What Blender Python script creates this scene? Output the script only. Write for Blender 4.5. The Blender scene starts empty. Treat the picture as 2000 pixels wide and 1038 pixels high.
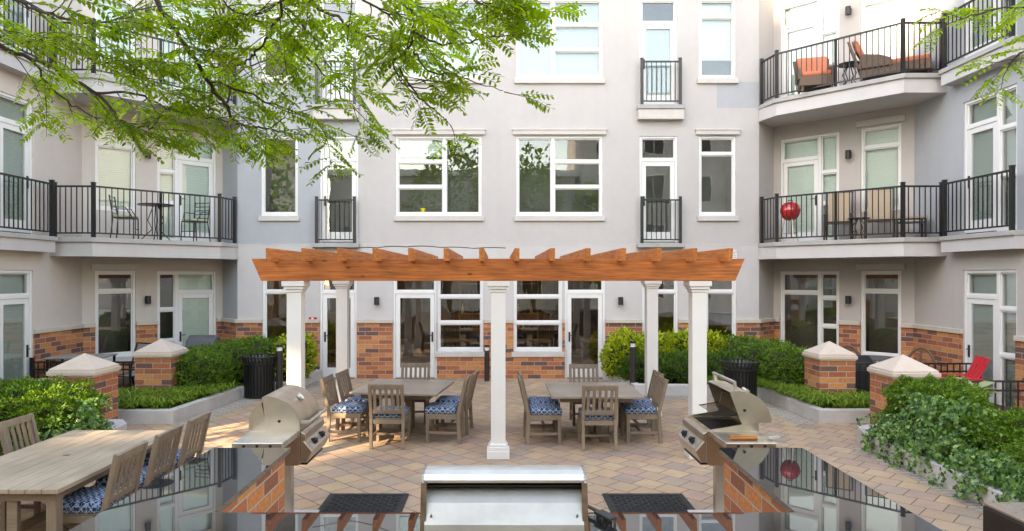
import bpy, math, random
import numpy as np
from mathutils import Vector, Matrix
random.seed(7); rng = np.random.default_rng(7)
R = math.radians
scene = bpy.context.scene
COL = scene.collection

# ------------------------------------------------------------------ camera, sky, sun, exposure
F = 1333.0; VX = 973.0; VY = 540.0; CZ = 2.5        # focal length and vanishing point in photo pixels, eye height
cam = bpy.data.cameras.new('camera'); cam.sensor_width = 36; cam.lens = F / 2000 * 36
cam.shift_x = (1000 - VX) / 2000; cam.shift_y = (VY - 519) / 2000
cam.clip_start = 0.05; cam.clip_end = 600
camo = bpy.data.objects.new('camera', cam); COL.objects.link(camo)
camo.location = (0, 0, CZ); camo.rotation_euler = (R(90), 0, 0); scene.camera = camo

SUN_AZ, SUN_EL = R(219.7), R(28)
world = bpy.data.worlds.new('World'); scene.world = world; world.use_nodes = True
wn = world.node_tree.nodes; wl = world.node_tree.links
sky = wn.new('ShaderNodeTexSky'); sky.sky_type = 'NISHITA'; sky.sun_disc = False
sky.sun_elevation = SUN_EL; sky.sun_rotation = SUN_AZ; sky.dust_density = .3; sky.ozone_density = 1.0
wl.new(sky.outputs[0], wn['Background'].inputs[0]); wn['Background'].inputs[1].default_value = 0.15
sl = bpy.data.lights.new('sun', 'SUN'); sl.energy = 2.0; sl.angle = R(0.55); sl.color = (1, .93, .82)
so = bpy.data.objects.new('sun', sl); COL.objects.link(so)
sd = Vector((math.sin(SUN_AZ) * math.cos(SUN_EL), math.cos(SUN_AZ) * math.cos(SUN_EL), math.sin(SUN_EL)))
so.rotation_euler = sd.to_track_quat('Z', 'Y').to_euler(); so.location = sd * 60
vs = scene.view_settings; vs.view_transform = 'Standard'; vs.look = 'None'; vs.gamma = 1; vs.exposure = 3.2; vs.use_white_balance = True; vs.white_balance_temperature = 10500; vs.white_balance_tint = 16
scene.render.engine = 'CYCLES'
cy = scene.cycles; cy.use_denoising = True; cy.max_bounces = 9; cy.diffuse_bounces = 5; cy.glossy_bounces = 4
cy.transparent_max_bounces = 14; cy.caustics_reflective = False; cy.caustics_refractive = False
cy.sample_clamp_indirect = 6; cy.adaptive_threshold = 0.008

def at(px, py, Y):                                   # a world point at depth Y behind a photo pixel
    return Vector(((px - VX) / F * Y, Y, CZ - (py - VY) / F * Y))

# ------------------------------------------------------------------ mesh builder
class MB:
    def __init__(s): s.v = []; s.f = []; s.m = []; s.M = Matrix(); s.mi = 0
    def add(s, vs, fs):
        o = len(s.v); M = s.M
        s.v += [tuple(M @ Vector(p)) for p in vs]
        s.f += [tuple(i + o for i in q) for q in fs]; s.m += [s.mi] * len(fs); return s
    def box(s, x0, y0, z0, x1, y1, z1):
        if x0 > x1: x0, x1 = x1, x0
        if y0 > y1: y0, y1 = y1, y0
        if z0 > z1: z0, z1 = z1, z0
        return s.add([(x0,y0,z0),(x1,y0,z0),(x1,y1,z0),(x0,y1,z0),(x0,y0,z1),(x1,y0,z1),(x1,y1,z1),(x0,y1,z1)],
            [(0,3,2,1),(4,5,6,7),(0,1,5,4),(1,2,6,5),(2,3,7,6),(3,0,4,7)])
    def bar(s, p, q, w, h, up=(0,0,1)):               # square bar between two points
        p = Vector(p); q = Vector(q); d = (q - p).normalized(); u = Vector(up)
        if abs(d.dot(u)) > .98: u = Vector((0,1,0))
        x = d.cross(u).normalized() * (w / 2); y = x.cross(d).normalized() * (h / 2)
        return s.add([p-x-y,p+x-y,p+x+y,p-x+y,q-x-y,q+x-y,q+x+y,q-x+y],
            [(0,1,2,3),(7,6,5,4),(4,5,1,0),(5,6,2,1),(6,7,3,2),(7,4,0,3)])
    def prism(s, poly, z0, z1):                       # polygon in xy, counter-clockwise
        n = len(poly); a = sum(poly[i][0]*poly[(i+1)%n][1]-poly[(i+1)%n][0]*poly[i][1] for i in range(n))
        if a < 0: poly = poly[::-1]
        return s.add([(x,y,z0) for x,y in poly]+[(x,y,z1) for x,y in poly],
            [tuple(range(n))[::-1], tuple(range(n,2*n))]+[(i,(i+1)%n,n+(i+1)%n,n+i) for i in range(n)])
    def prism_x(s, poly, x0, x1):                     # polygon in yz extruded along x
        n = len(poly); a = sum(poly[i][0]*poly[(i+1)%n][1]-poly[(i+1)%n][0]*poly[i][1] for i in range(n))
        if a < 0: poly = poly[::-1]
        return s.add([(x0,y,z) for y,z in poly]+[(x1,y,z) for y,z in poly],
            [tuple(range(n))[::-1], tuple(range(n,2*n))]+[(i,(i+1)%n,n+(i+1)%n,n+i) for i in range(n)])
    def cyl(s, p, q, r0, r1=None, n=12, cap=True):
        return s.tube([p, q], [r0, r0 if r1 is None else r1], n, cap)
    def tube(s, pts, rad, n=8, cap=True):
        pts = [Vector(p) for p in pts]
        if not hasattr(rad, '__len__'): rad = [rad] * len(pts)
        vs = []; fs = []; prev = None
        for i, p in enumerate(pts):
            d = (pts[min(i+1,len(pts)-1)] - pts[max(i-1,0)])
            d = d.normalized() if d.length > 1e-9 else Vector((0,0,1))
            if prev is None:
                u = Vector((1,0,0)) if abs(d.x) < .9 else Vector((0,1,0)); x = d.cross(u).normalized()
            else:
                x = (prev - d * prev.dot(d)); x = x.normalized() if x.length > 1e-6 else d.orthogonal().normalized()
            prev = x; y = d.cross(x)
            for k in range(n):
                a = 2*math.pi*k/n; vs.append(p + (x*math.cos(a)+y*math.sin(a))*rad[i])
        for i in range(len(pts)-1):
            for k in range(n):
                fs.append((i*n+k, i*n+(k+1)%n, (i+1)*n+(k+1)%n, (i+1)*n+k))
        if cap: fs += [tuple(range(n))[::-1], tuple(range((len(pts)-1)*n, len(pts)*n))]
        return s.add(vs, fs)
    def lathe(s, prof, n=24, c=(0,0,0)):
        vs = [(c[0]+r*math.cos(2*math.pi*k/n), c[1]+r*math.sin(2*math.pi*k/n), c[2]+z) for r, z in prof for k in range(n)]
        fs = [(i*n+k, i*n+(k+1)%n, (i+1)*n+(k+1)%n, (i+1)*n+k) for i in range(len(prof)-1) for k in range(n)]
        if prof[0][0] > 1e-4: fs.append(tuple(range(n))[::-1])
        if prof[-1][0] > 1e-4: fs.append(tuple(range((len(prof)-1)*n, len(prof)*n)))
        return s.add(vs, fs)
    def ball(s, c, rx, ry=None, rz=None, n=14, m=9):
        ry = ry or rx; rz = rz or rx
        vs = [(c[0], c[1], c[2]-rz)]; fs = []
        for i in range(1, m):
            t = math.pi*i/m
            for k in range(n):
                a = 2*math.pi*k/n; vs.append((c[0]+rx*math.sin(t)*math.cos(a), c[1]+ry*math.sin(t)*math.sin(a), c[2]-rz*math.cos(t)))
        vs.append((c[0], c[1], c[2]+rz)); L = len(vs)-1
        for k in range(n): fs.append((0, 1+(k+1)%n, 1+k)); fs.append((L, 1+(m-2)*n+k, 1+(m-2)*n+(k+1)%n))
        for i in range(m-2):
            for k in range(n): fs.append((1+i*n+k, 1+i*n+(k+1)%n, 1+(i+1)*n+(k+1)%n, 1+(i+1)*n+k))
        return s.add(vs, fs)
    def build(s, name, mat, parent=None, loc=(0,0,0), rotz=0, bevel=0, smooth=False, rot=None):
        me = bpy.data.meshes.new(name); me.from_pydata(s.v, [], s.f)
        mats = mat if isinstance(mat, (list, tuple)) else [mat]
        for m in mats: me.materials.append(m)
        if len(mats) > 1: me.polygons.foreach_set('material_index', s.m)
        # box-projected UVs in metres
        V = np.array(s.v); uv = me.uv_layers.new(name='UVMap')
        nl = len(me.loops); li = np.empty(nl, dtype=np.int32); me.loops.foreach_get('vertex_index', li)
        nrm = np.empty(len(me.polygons)*3); me.polygons.foreach_get('normal', nrm); nrm = np.abs(nrm.reshape(-1,3))
        tot = np.empty(len(me.polygons), dtype=np.int32); me.polygons.foreach_get('loop_total', tot)
        N = np.repeat(nrm, tot, axis=0); P = V[li]
        top = (N[:,2] > N[:,0]) & (N[:,2] > N[:,1]); side = (~top) & (N[:,0] > N[:,1])
        U = np.where(side, P[:,1], P[:,0]); W = np.where(top, P[:,1], P[:,2])
        uv.data.foreach_set('uv', np.stack([U, W], 1).astype(np.float32).ravel())
        if smooth:
            me.polygons.foreach_set('use_smooth', [True]*len(me.polygons)); me.set_sharp_from_angle(angle=R(38))
        me.update()
        o = bpy.data.objects.new(name, me); COL.objects.link(o); o.location = loc
        o.rotation_euler = rot if rot else (0, 0, rotz)
        if parent: o.parent = parent
        if bevel:
            b = o.modifiers.new('bevel', 'BEVEL'); b.width = bevel; b.segments = 2; b.limit_method = 'ANGLE'; b.angle_limit = R(40)
        return o

def build_split(mb, name, mat, parent, loc=(0,0,0), rotz=0, bevel=0, smooth=False):
    par = {}
    def find(a):
        while par.setdefault(a, a) != a: par[a] = par[par[a]]; a = par[a]
        return a
    key = [tuple(round(c, 4) for c in v) for v in mb.v]
    for f in mb.f:
        for i in f[1:]: par[find(key[i])] = find(key[f[0]])
    grp = {}
    for f in mb.f: grp.setdefault(find(key[f[0]]), []).append(f)
    for fs in grp.values():
        m = MB(); ix = {}
        for f in fs: m.f.append(tuple(ix.setdefault(i, len(ix)) for i in f)); m.m.append(0)
        m.v = [mb.v[i] for i in ix]; m.build(name, mat, parent, loc, rotz, bevel, smooth)
def tag(o, label=None, cat=None, group=None, kind=None):
    if label: o['label'] = label
    if cat: o['category'] = cat
    if group: o['group'] = group
    if kind: o['kind'] = kind
    return o
def thing(name, loc, rotz, label, cat, group=None):
    o = bpy.data.objects.new(name, None); COL.objects.link(o); o.empty_display_size = .2
    o.location = loc; o.rotation_euler = (0, 0, rotz); return tag(o, label, cat, group)
def dup(root, loc, rotz, label, group=None):
    def cp(o, par):
        c = o.copy(); COL.objects.link(c)
        if par: c.parent = par
        for ch in list(o.children): cp(ch, c)
        return c
    r = cp(root, None); r.location = loc; r.rotation_euler = (0, 0, rotz); r['label'] = label
    if group: r['group'] = group
    return r

# ------------------------------------------------------------------ materials
class NT:
    def __init__(s, name):
        s.mat = bpy.data.materials.new(name); s.mat.use_nodes = True; s.t = s.mat.node_tree
        s.n = s.t.nodes; s.b = s.n['Principled BSDF']; s.out = s.n['Material Output']
    def new(s, typ, **kw):
        nd = s.n.new('ShaderNode' + typ)
        for k, v in kw.items(): setattr(nd, k, v)
        return nd
    def link(s, a, b): s.t.links.new(a, b)
    def coord(s, which='Object', scale=None):
        c = s.new('TexCoord').outputs[which]
        if scale is None: return c
        m = s.new('Mapping'); m.inputs['Scale'].default_value = scale if hasattr(scale, '__len__') else (scale,)*3
        s.link(c, m.inputs['Vector']); return m.outputs[0]
    def noise(s, vec, scale, detail=4, rough=.55):
        n = s.new('TexNoise'); n.inputs['Scale'].default_value = scale; n.inputs['Detail'].default_value = detail
        n.inputs['Roughness'].default_value = rough; s.link(vec, n.inputs['Vector']); return n.outputs['Fac']
    def ramp(s, fac, stops, interp='LINEAR'):
        r = s.new('ValToRGB'); r.color_ramp.interpolation = interp; e = r.color_ramp.elements
        while len(e) < len(stops): e.new(.5)
        for i, (p, c) in enumerate(stops):
            e[i].position = p; e[i].color = (*c, 1) if len(c) == 3 else c
        s.link(fac, r.inputs[0]); return r.outputs[0]
    def mix(s, fac, a, b, typ='MIX'):
        m = s.new('Mix', data_type='RGBA', blend_type=typ)
        for sock, v in ((m.inputs[0], fac), (m.inputs[6], a), (m.inputs[7], b)):
            if hasattr(v, 'links') or hasattr(v, 'is_linked'): s.link(v, sock)
            elif hasattr(v, '__len__'): sock.default_value = (*v, 1) if len(v) == 3 else v
            else: sock.default_value = v
        return m.outputs[2]
    def math(s, op, a, b=None):
        m = s.new('Math', operation=op)
        for i, v in enumerate((a, b)):
            if v is None: continue
            if hasattr(v, 'is_linked'): s.link(v, m.inputs[i])
            else: m.inputs[i].default_value = v
        return m.outputs[0]
    def bump(s, h, strength, dist=.01):
        b = s.new('Bump'); b.inputs['Strength'].default_value = strength; b.inputs['Distance'].default_value = dist
        s.link(h, b.inputs['Height']); s.link(b.outputs[0], s.b.inputs['Normal']); return b
    def base(s, c):
        if hasattr(c, 'is_linked'): s.link(c, s.b.inputs['Base Color'])
        else: s.b.inputs['Base Color'].default_value = (*c, 1)
    def set(s, **kw):
        for k, v in kw.items(): s.b.inputs[k.replace('_', ' ')].default_value = v
        return s

def mul(c, k): return tuple(x * k for x in c)

def m_stucco(name, c, vary=.07):
    t = NT(name); co = t.coord()
    big = t.noise(co, .55, 5, .6); mid = t.noise(co, 6, 4)
    f = t.math('ADD', t.math('MULTIPLY', big, .7), t.math('MULTIPLY', mid, .3))
    col = t.ramp(f, [(.3, mul(c, 1 - vary)), (.7, mul(c, 1 + vary))])
    st = t.noise(t.coord('Object', (3, 3, .25)), 1, 5, .6)
    col = t.mix(1.0, col, t.ramp(st, [(.25,(.965,.96,.95)),(.5,(1,1,1)),(.8,(1.01,1.01,1.01))]), 'MULTIPLY'); t.base(col)
    t.bump(t.math('ADD', t.noise(co, 130, 3, .7), t.math('MULTIPLY', t.noise(co, 9, 4), 1.2)), .26, .006); t.set(Roughness=.9, Specular_IOR_Level=.25); return t.mat
def m_plain(name, c, rough=.5, metal=0, vary=.08, scale=3, bump=0, bscale=60, spec=.5, coat=0):
    t = NT(name); co = t.coord()
    t.base(t.ramp(t.noise(co, scale, 5), [(.28, mul(c, 1 - vary)), (.72, mul(c, 1 + vary))]))
    r = t.ramp(t.noise(co, scale * 4, 3), [(.3, (rough * .85,) * 3), (.7, (min(1, rough * 1.15),) * 3)])
    t.link(r, t.b.inputs['Roughness'])
    if bump: t.bump(t.noise(co, bscale, 4), bump, .004)
    t.set(Metallic=metal, Specular_IOR_Level=spec, Coat_Weight=coat); return t.mat
def m_brick(name, bw=.33, bh=.105, mortar=.007, rough=.8):
    t = NT(name); uv = t.coord('UV')
    b = t.new('TexBrick', offset=.5, squash=1.0); t.link(uv, b.inputs['Vector'])
    b.inputs['Color1'].default_value = (0,0,0,1); b.inputs['Color2'].default_value = (1,1,1,1); b.inputs['Mortar'].default_value = (.5,.5,.5,1)
    b.inputs['Scale'].default_value = 1; b.inputs['Mortar Size'].default_value = mortar; b.inputs['Mortar Smooth'].default_value = .15
    b.inputs['Brick Width'].default_value = bw; b.inputs['Row Height'].default_value = bh; b.inputs['Bias'].default_value = 0
    col = t.ramp(b.outputs['Color'], [(0,(.16,.075,.06)),(.10,(.27,.09,.05)),(.27,(.42,.135,.058)),(.45,(.54,.195,.07)),(.74,(.36,.11,.052)),(.84,(.60,.245,.09))], 'CONSTANT')
    nz = t.noise(uv, 26, 5, .65); col = t.mix(1.0, col, t.ramp(nz, [(.3,(.72,.70,.70)),(.7,(1.22,1.2,1.18))]), 'MULTIPLY')
    col = t.mix(b.outputs['Fac'], col, t.ramp(t.noise(uv, 40, 3), [(.3,(.33,.27,.22)),(.7,(.45,.39,.33))]))
    t.base(col); h = t.math('SUBTRACT', t.math('MULTIPLY', nz, .3), b.outputs['Fac'])
    t.bump(h, .6, .006); t.set(Roughness=rough); return t.mat
def m_paver(name, rot=R(-45), w=.305, h=.305, grey=False):
    t = NT(name); c0 = t.coord('Object')
    mp = t.new('Mapping'); mp.inputs['Rotation'].default_value = (0, 0, -rot); mp.inputs['Location'].default_value = (.11,.07,0); t.link(c0, mp.inputs['Vector']); uv = mp.outputs[0]
    b = t.new('TexBrick', offset=.5); t.link(uv, b.inputs['Vector'])
    b.inputs['Color1'].default_value = (0,0,0,1); b.inputs['Color2'].default_value = (1,1,1,1); b.inputs['Mortar'].default_value = (.5,.5,.5,1)
    b.inputs['Scale'].default_value = 1; b.inputs['Mortar Size'].default_value = .006; b.inputs['Mortar Smooth'].default_value = .3
    b.inputs['Brick Width'].default_value = w; b.inputs['Row Height'].default_value = h
    nz = t.noise(uv, 3.2, 4, .6)
    f = t.math('ADD', t.math('MULTIPLY', b.outputs['Color'], .72), t.math('MULTIPLY', nz, .42))
    if grey: st = [(.1,(.32,.285,.24)),(.5,(.43,.37,.30)),(.9,(.37,.325,.28))]
    else: st = [(.12,(.27,.22,.185)),(.28,(.41,.285,.205)),(.44,(.49,.325,.205)),(.56,(.37,.275,.215)),(.68,(.51,.36,.22)),(.82,(.46,.285,.205)),(.98,(.31,.255,.215))]
    col = t.ramp(f, st)
    col = t.mix(1.0, col, t.ramp(t.noise(c0, 55, 5, .7), [(.25,(.78,.78,.78)),(.75,(1.18,1.18,1.18))]), 'MULTIPLY')
    col = t.mix(1.0, col, t.ramp(t.noise(c0, .5, 5, .65), [(.3,(.80,.785,.77)),(.7,(1.08,1.08,1.08))]), 'MULTIPLY')
    col = t.mix(b.outputs['Fac'], col, (.085,.07,.055)); t.base(col)
    t.bump(t.math('SUBTRACT', t.math('MULTIPLY', t.noise(c0, 90, 4), .25), b.outputs['Fac']), .55, .006)
    t.set(Roughness=.82, Specular_IOR_Level=.35); return t.mat
def m_wood(name, c, along='X', rough=.55, contrast=.32, knots=False):
    t = NT(name)
    sc = {'X': (1.2, 22, 22), 'Y': (22, 1.2, 22), 'Z': (22, 22, 1.2)}[along]
    co = t.coord('Object', sc); g = t.noise(co, 2.2, 6, .62)
    col = t.ramp(g, [(.28, mul(c, 1 - contrast)), (.5, c), (.74, mul(c, 1 + contrast))])
    big = t.noise(t.coord('Object'), 1.7, 3)
    col = t.mix(1.0, col, t.ramp(big, [(.3,(.82,.8,.78)),(.7,(1.12,1.12,1.12))]), 'MULTIPLY')
    if knots:
        v = t.new('TexVoronoi'); v.inputs['Scale'].default_value = 1.0
        s2 = {'X': (2.6, 6, 6), 'Y': (6, 2.6, 6), 'Z': (6, 6, 2.6)}[along]
        t.link(t.coord('Object', s2), v.inputs['Vector'])
        col = t.mix(t.ramp(v.outputs['Distance'], [(.05,(.85,)*3),(.13,(0,0,0))]), col, (.09,.028,.010))
    t.base(col); t.bump(g, .15, .003); t.set(Roughness=rough, Specular_IOR_Level=.35); return t.mat
def m_steel(name, c=(.66,.58,.48), rough=.36, axis=(2, 90, 90)):
    t = NT(name); g = t.noise(t.coord('Object', axis), 4, 4)
    big = t.noise(t.coord(), 5, 4)
    t.base(t.mix(1.0, t.ramp(big, [(.3, mul(c, .84)), (.7, mul(c, 1.06))]), t.ramp(g, [(.3,(.9,.9,.9)),(.7,(1.05,1.05,1.05))]), 'MULTIPLY'))
    t.link(t.ramp(g, [(.3,(rough*.8,)*3),(.7,(rough*1.25,)*3)]), t.b.inputs['Roughness']); t.set(Metallic=1); return t.mat
def m_glass(name, tint=(.93,.965,.95), refl=.03):
    t = NT(name); g = t.new('BsdfGlossy'); g.inputs['Roughness'].default_value = .004; g.inputs['Color'].default_value = (.97,.98,1,1)
    tr = t.new('BsdfTransparent'); tr.inputs['Color'].default_value = (*tint, 1)
    fr = t.new('Fresnel'); fr.inputs['IOR'].default_value = 1.55
    fac = t.math('ADD', t.math('MULTIPLY', fr.outputs[0], .6), refl)
    bm = t.new('Bump'); bm.inputs['Strength'].default_value = .035; bm.inputs['Distance'].default_value = .03
    t.link(t.noise(t.coord('Object'), 1.6, 2), bm.inputs['Height']); t.link(bm.outputs[0], g.inputs['Normal'])
    mx = t.new('MixShader'); t.link(fac, mx.inputs[0]); t.link(tr.outputs[0], mx.inputs[1]); t.link(g.outputs[0], mx.inputs[2])
    t.link(mx.outputs[0], t.out.inputs['Surface']); return t.mat
def m_blind(name, c):
    t = NT(name); w = t.new('TexWave', wave_type='BANDS', bands_direction='Y'); w.inputs['Scale'].default_value = 6.3; w.inputs['Distortion'].default_value = .3
    t.link(t.coord('UV'), w.inputs['Vector'])
    t.base(t.ramp(w.outputs['Fac'], [(.0, mul(c, .86)), (.25, c), (1, c)])); t.bump(w.outputs['Fac'], .3, .01); t.set(Roughness=.6); return t.mat
def m_leaf(name, cols, trans=.45, clump=1.4, rough=.45, spec=.4):
    t = NT(name); g = t.new('NewGeometry'); f = g.outputs['Random Per Island']
    n = t.noise(t.coord('Object'), clump, 3)
    f = t.math('ADD', t.math('MULTIPLY', f, .6), t.math('SUBTRACT', t.math('MULTIPLY', n, 1.0), .3))
    col = t.ramp(f, [(i / (len(cols) - 1), c) for i, c in enumerate(cols)])
    t.base(col); t.set(Roughness=rough, Specular_IOR_Level=spec)
    tl = t.new('BsdfTranslucent'); t.link(t.mix(1.0, col, (1.25,1.3,.55), 'MULTIPLY'), tl.inputs['Color'])
    mx = t.new('MixShader'); mx.inputs[0].default_value = trans
    t.link(t.b.outputs[0], mx.inputs[1]); t.link(tl.outputs[0], mx.inputs[2]); t.link(mx.outputs[0], t.out.inputs['Surface']); return t.mat
def m_cushion(name):
    t = NT(name); uv = t.coord('UV', (1, 1, 1))
    # ikat: mirrored columns of ragged spindles
    sp = t.new('SeparateXYZ'); t.link(uv, sp.inputs[0])
    fx = t.math('PINGPONG', sp.outputs[0], .042); fy = t.math('PINGPONG', sp.outputs[1], .06)
    cb = t.new('CombineXYZ'); t.link(fx, cb.inputs[0]); t.link(fy, cb.inputs[1])
    n = t.new('TexNoise'); n.inputs['Scale'].default_value = 38; n.inputs['Detail'].default_value = 2; t.link(cb.outputs[0], n.inputs['Vector'])
    w = t.noise(t.coord('UV', (160, 22, 1)), 1, 2)
    f = t.math('ADD', n.outputs['Fac'], t.math('MULTIPLY', t.math('SUBTRACT', w, .5), .6))
    col = t.ramp(f, [(0,(.008,.013,.035)),(.40,(.015,.045,.13)),(.465,(.05,.15,.30)),(.505,(.55,.61,.63)),(.55,(.035,.11,.25)),(.61,(.66,.69,.68)),(.67,(.02,.07,.17))], 'CONSTANT')
    t.base(col); t.bump(t.noise(t.coord('Object'), 11, 3), .5, .02); t.set(Roughness=.9, Specular_IOR_Level=.2); return t.mat
def m_granite(name):
    t = NT(name); v = t.new('TexVoronoi'); v.inputs['Scale'].default_value = 170; t.link(t.coord(), v.inputs['Vector'])
    col = t.ramp(v.outputs['Distance'], [(.0,(.06,.06,.062)),(.25,(.022,.022,.024)),(.6,(.010,.010,.011))])
    col = t.mix(t.ramp(t.noise(t.coord(), 75, 4, .7), [(.5,(0,0,0)),(.66,(.8,.8,.8))]), col, (.11,.105,.10)); t.base(col)
    t.set(Roughness=.045, IOR=2.7, Specular_IOR_Level=.5); t.link(t.ramp(t.noise(t.coord(), 9, 4), [(.3,(.006,)*3),(.75,(.022,)*3)]), t.b.inputs['Roughness']); return t.mat
def m_stone(name, c, vary=.1):
    t = NT(name); co = t.coord(); n1 = t.noise(co, 2.2, 6, .65); n2 = t.noise(co, 60, 4, .7)
    col = t.ramp(n1, [(.3, mul(c, 1 - vary * 1.4)), (.7, mul(c, 1 + vary))])
    t.base(t.mix(1.0, col, t.ramp(n2, [(.3,(.88,.88,.87)),(.7,(1.07,1.07,1.07))]), 'MULTIPLY')); t.bump(n2, .3, .004); t.set(Roughness=.85); return t.mat

M = {}
M['stucco'] = m_stucco('stucco_pale', (.50,.472,.46))
M['stucco_bay'] = m_stucco('stucco_beige', (.475,.435,.41))
M['stucco_bay_lit'] = m_stucco('stucco_beige_lit', (.57,.505,.46))  # lighter copy of the bay stucco, light on the left walls put into colour
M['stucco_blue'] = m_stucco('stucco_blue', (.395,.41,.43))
M['stucco_low'] = m_stucco('stucco_offwhite', (.54,.515,.505))
M['trim'] = m_stone('precast_trim', (.58,.54,.51), .06)
M['ledge'] = m_stone('limestone_ledge', (.56,.50,.42), .08)
M['capstone'] = m_stone('pillar_cap_stone', (.58,.47,.39), .08)
M['kerb'] = m_stone('granite_kerb', (.54,.515,.49), .12)
M['slabtop'] = m_stone('balcony_edge_stone', (.40,.385,.37), .1)
M['brick'] = m_brick('brick'); M['brick_big'] = m_brick('brick_counter', .36, .125, .008)
M['paver'] = m_paver('pavers'); M['border'] = m_paver('paver_border', 0, .2, .1, True)
M['white'] = m_plain('white_paint', (.72,.71,.69), .35, vary=.03)
M['vinyl'] = m_plain('white_window_vinyl', (.74,.735,.72), .35, vary=.02)
M['railing'] = m_plain('black_powder_coat', (.014,.0135,.014), .38, vary=.2)
M['railbrown'] = m_plain('bronze_powder_coat', (.032,.026,.023), .4, vary=.2)
M['black'] = m_plain('black_metal', (.012,.012,.013), .35, vary=.2)
M['blackplastic'] = m_plain('black_plastic', (.014,.014,.015), .5, vary=.2)
M['lampdark'] = m_plain('lamp_dark', (.02,.02,.021), .45, vary=.2)
M['glass'] = m_glass('window_glass'); M['glassdark'] = m_glass('window_glass_clear', (.92,.92,.90), .07)
M['blind'] = m_blind('blind_pale_green', (.74,.82,.75)); M['blindw'] = m_blind('blind_white', (.50,.56,.60))
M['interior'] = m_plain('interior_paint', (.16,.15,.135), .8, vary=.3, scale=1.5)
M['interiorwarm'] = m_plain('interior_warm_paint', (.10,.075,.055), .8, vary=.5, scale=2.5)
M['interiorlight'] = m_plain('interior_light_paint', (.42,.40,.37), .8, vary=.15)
M['chairwood'] = m_wood('weathered_chair_wood', (.245,.185,.135), 'Z', contrast=.22)
M['chairwoodx'] = m_wood('weathered_chair_wood_rails', (.245,.185,.135), 'X', contrast=.22)
M['tablewood'] = m_wood('weathered_table_wood', (.38,.30,.225), 'Y', .42, .22)
M['tablegrey'] = m_wood('grey_brown_table_wood', (.31,.25,.20), 'X', .33, .14)
M['cedar'] = m_wood('stained_cedar', (.45,.13,.033), 'X', .55, .5, True)
M['cedary'] = m_wood('stained_cedar_rafters', (.52,.165,.045), 'Y', .55, .45)
M['steel'] = m_steel('stainless_steel'); M['steelw'] = m_steel('stainless_bright', (.66,.635,.59), .42)
M['steelp'] = m_steel('brushed_back_panel', (.50,.49,.455), .5)
M['soot'] = m_plain('burnt_steel', (.022,.014,.010), .6, .1, .5, 6); M['grate'] = m_plain('cast_iron', (.016,.015,.015), .6, .3, .3)
M['grease'] = m_plain('greasy_steel', (.42,.28,.11), .35, .8, .4, 9); M['rust'] = m_plain('rusty_steel', (.16,.10,.06), .6, .3, .4, 14)
M['orange'] = m_wood('tool_handle_wood', (.50,.17,.035), 'X')
M['granite'] = m_granite('black_granite')
M['cushion'] = m_cushion('ikat_fabric')
M['mat'] = m_plain('rubber', (.017,.017,.017), .75, vary=.3)
M['soil'] = m_plain('soil_mulch', (.07,.045,.03), .95, vary=.5, scale=30, bump=.8)
M['bark'] = m_plain('tree_bark', (.075,.05,.035), .85, vary=.4, scale=14, bump=.7, bscale=40)
M['locust'] = m_leaf('locust_leaves', [(.09,.17,.012),(.17,.29,.018),(.28,.40,.026),(.40,.48,.045)], .55)
M['yew'] = m_leaf('yew_leaves', [(.03,.07,.009),(.07,.165,.014),(.135,.275,.02),(.23,.38,.035)], .28, 7)
M['yewd'] = m_leaf('yew_leaves_deep', [(.025,.06,.012),(.05,.13,.018),(.09,.20,.024),(.13,.25,.03)], .25, 5)
M['gold'] = m_leaf('golden_leaves', [(.10,.17,.014),(.24,.34,.02),(.44,.50,.035),(.60,.58,.07)], .3, 4)
M['ivy'] = m_leaf('ivy_leaves', [(.012,.042,.014),(.03,.095,.024),(.07,.18,.032),(.16,.30,.06),(.40,.48,.22)], .22, 11, .3)
M['grass'] = m_leaf('liriope_blades', [(.04,.09,.01),(.11,.22,.02),(.22,.34,.035),(.38,.44,.09)], .3, 6)
M['hosta'] = m_leaf('hosta_leaves', [(.12,.2,.05),(.33,.40,.20),(.5,.52,.34)], .3, 6)
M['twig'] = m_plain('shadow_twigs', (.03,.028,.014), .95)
M['red'] = m_plain('red_enamel', (.52,.015,.016), .22, vary=.08, coat=.6); M['redp'] = m_plain('red_plastic', (.60,.02,.035), .4, vary=.06)
M['orangefab'] = m_plain('orange_fabric', (.62,.18,.095), .9, vary=.1, bump=.2, bscale=300)
M['wicker'] = m_plain('brown_wicker', (.13,.075,.048), .6, vary=.5, scale=60, bump=.8, bscale=120)
M['sling'] = m_plain('beige_sling', (.40,.30,.205), .8, vary=.08, scale=40)
M['slinggrey'] = m_plain('grey_sling', (.25,.235,.21), .7, vary=.1, scale=40)
M['paleg'] = m_plain('pale_green_fabric', (.42,.47,.28), .85)
M['yellow'] = m_plain('yellow_glaze', (.78,.56,.03), .35)
M['tanmetal'] = m_plain('tan_tabletop', (.24,.18,.135), .3, vary=.06)
M['cover'] = m_plain('grey_vinyl_cover', (.075,.075,.08), .5, vary=.2, bump=.4, bscale=9)
t_ = NT('lamp_glow'); t_.set(Emission_Strength=3); t_.b.inputs['Emission Color'].default_value = (1,.72,.25,1); M['lamp'] = t_.mat
M['amber'] = m_plain('amber_bottle_glass', (.10,.035,.012), .12); M['greenb'] = m_plain('green_bottle_glass', (.02,.06,.02), .12)

# ------------------------------------------------------------------ apartment building
WY = 16.7                                             # plane of the rear facade
H = 10.2; FL = 3.31; DZ = 3.36                        # wall height, second floor level, storey height
bldg = thing('apartment_building', (0, WY, 0), 0, 'pale stucco apartment building with brick base, balconies and white windows round the courtyard', 'building')
def bl(x, y, z=0): return (x, y - WY, z)              # world to building space

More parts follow.
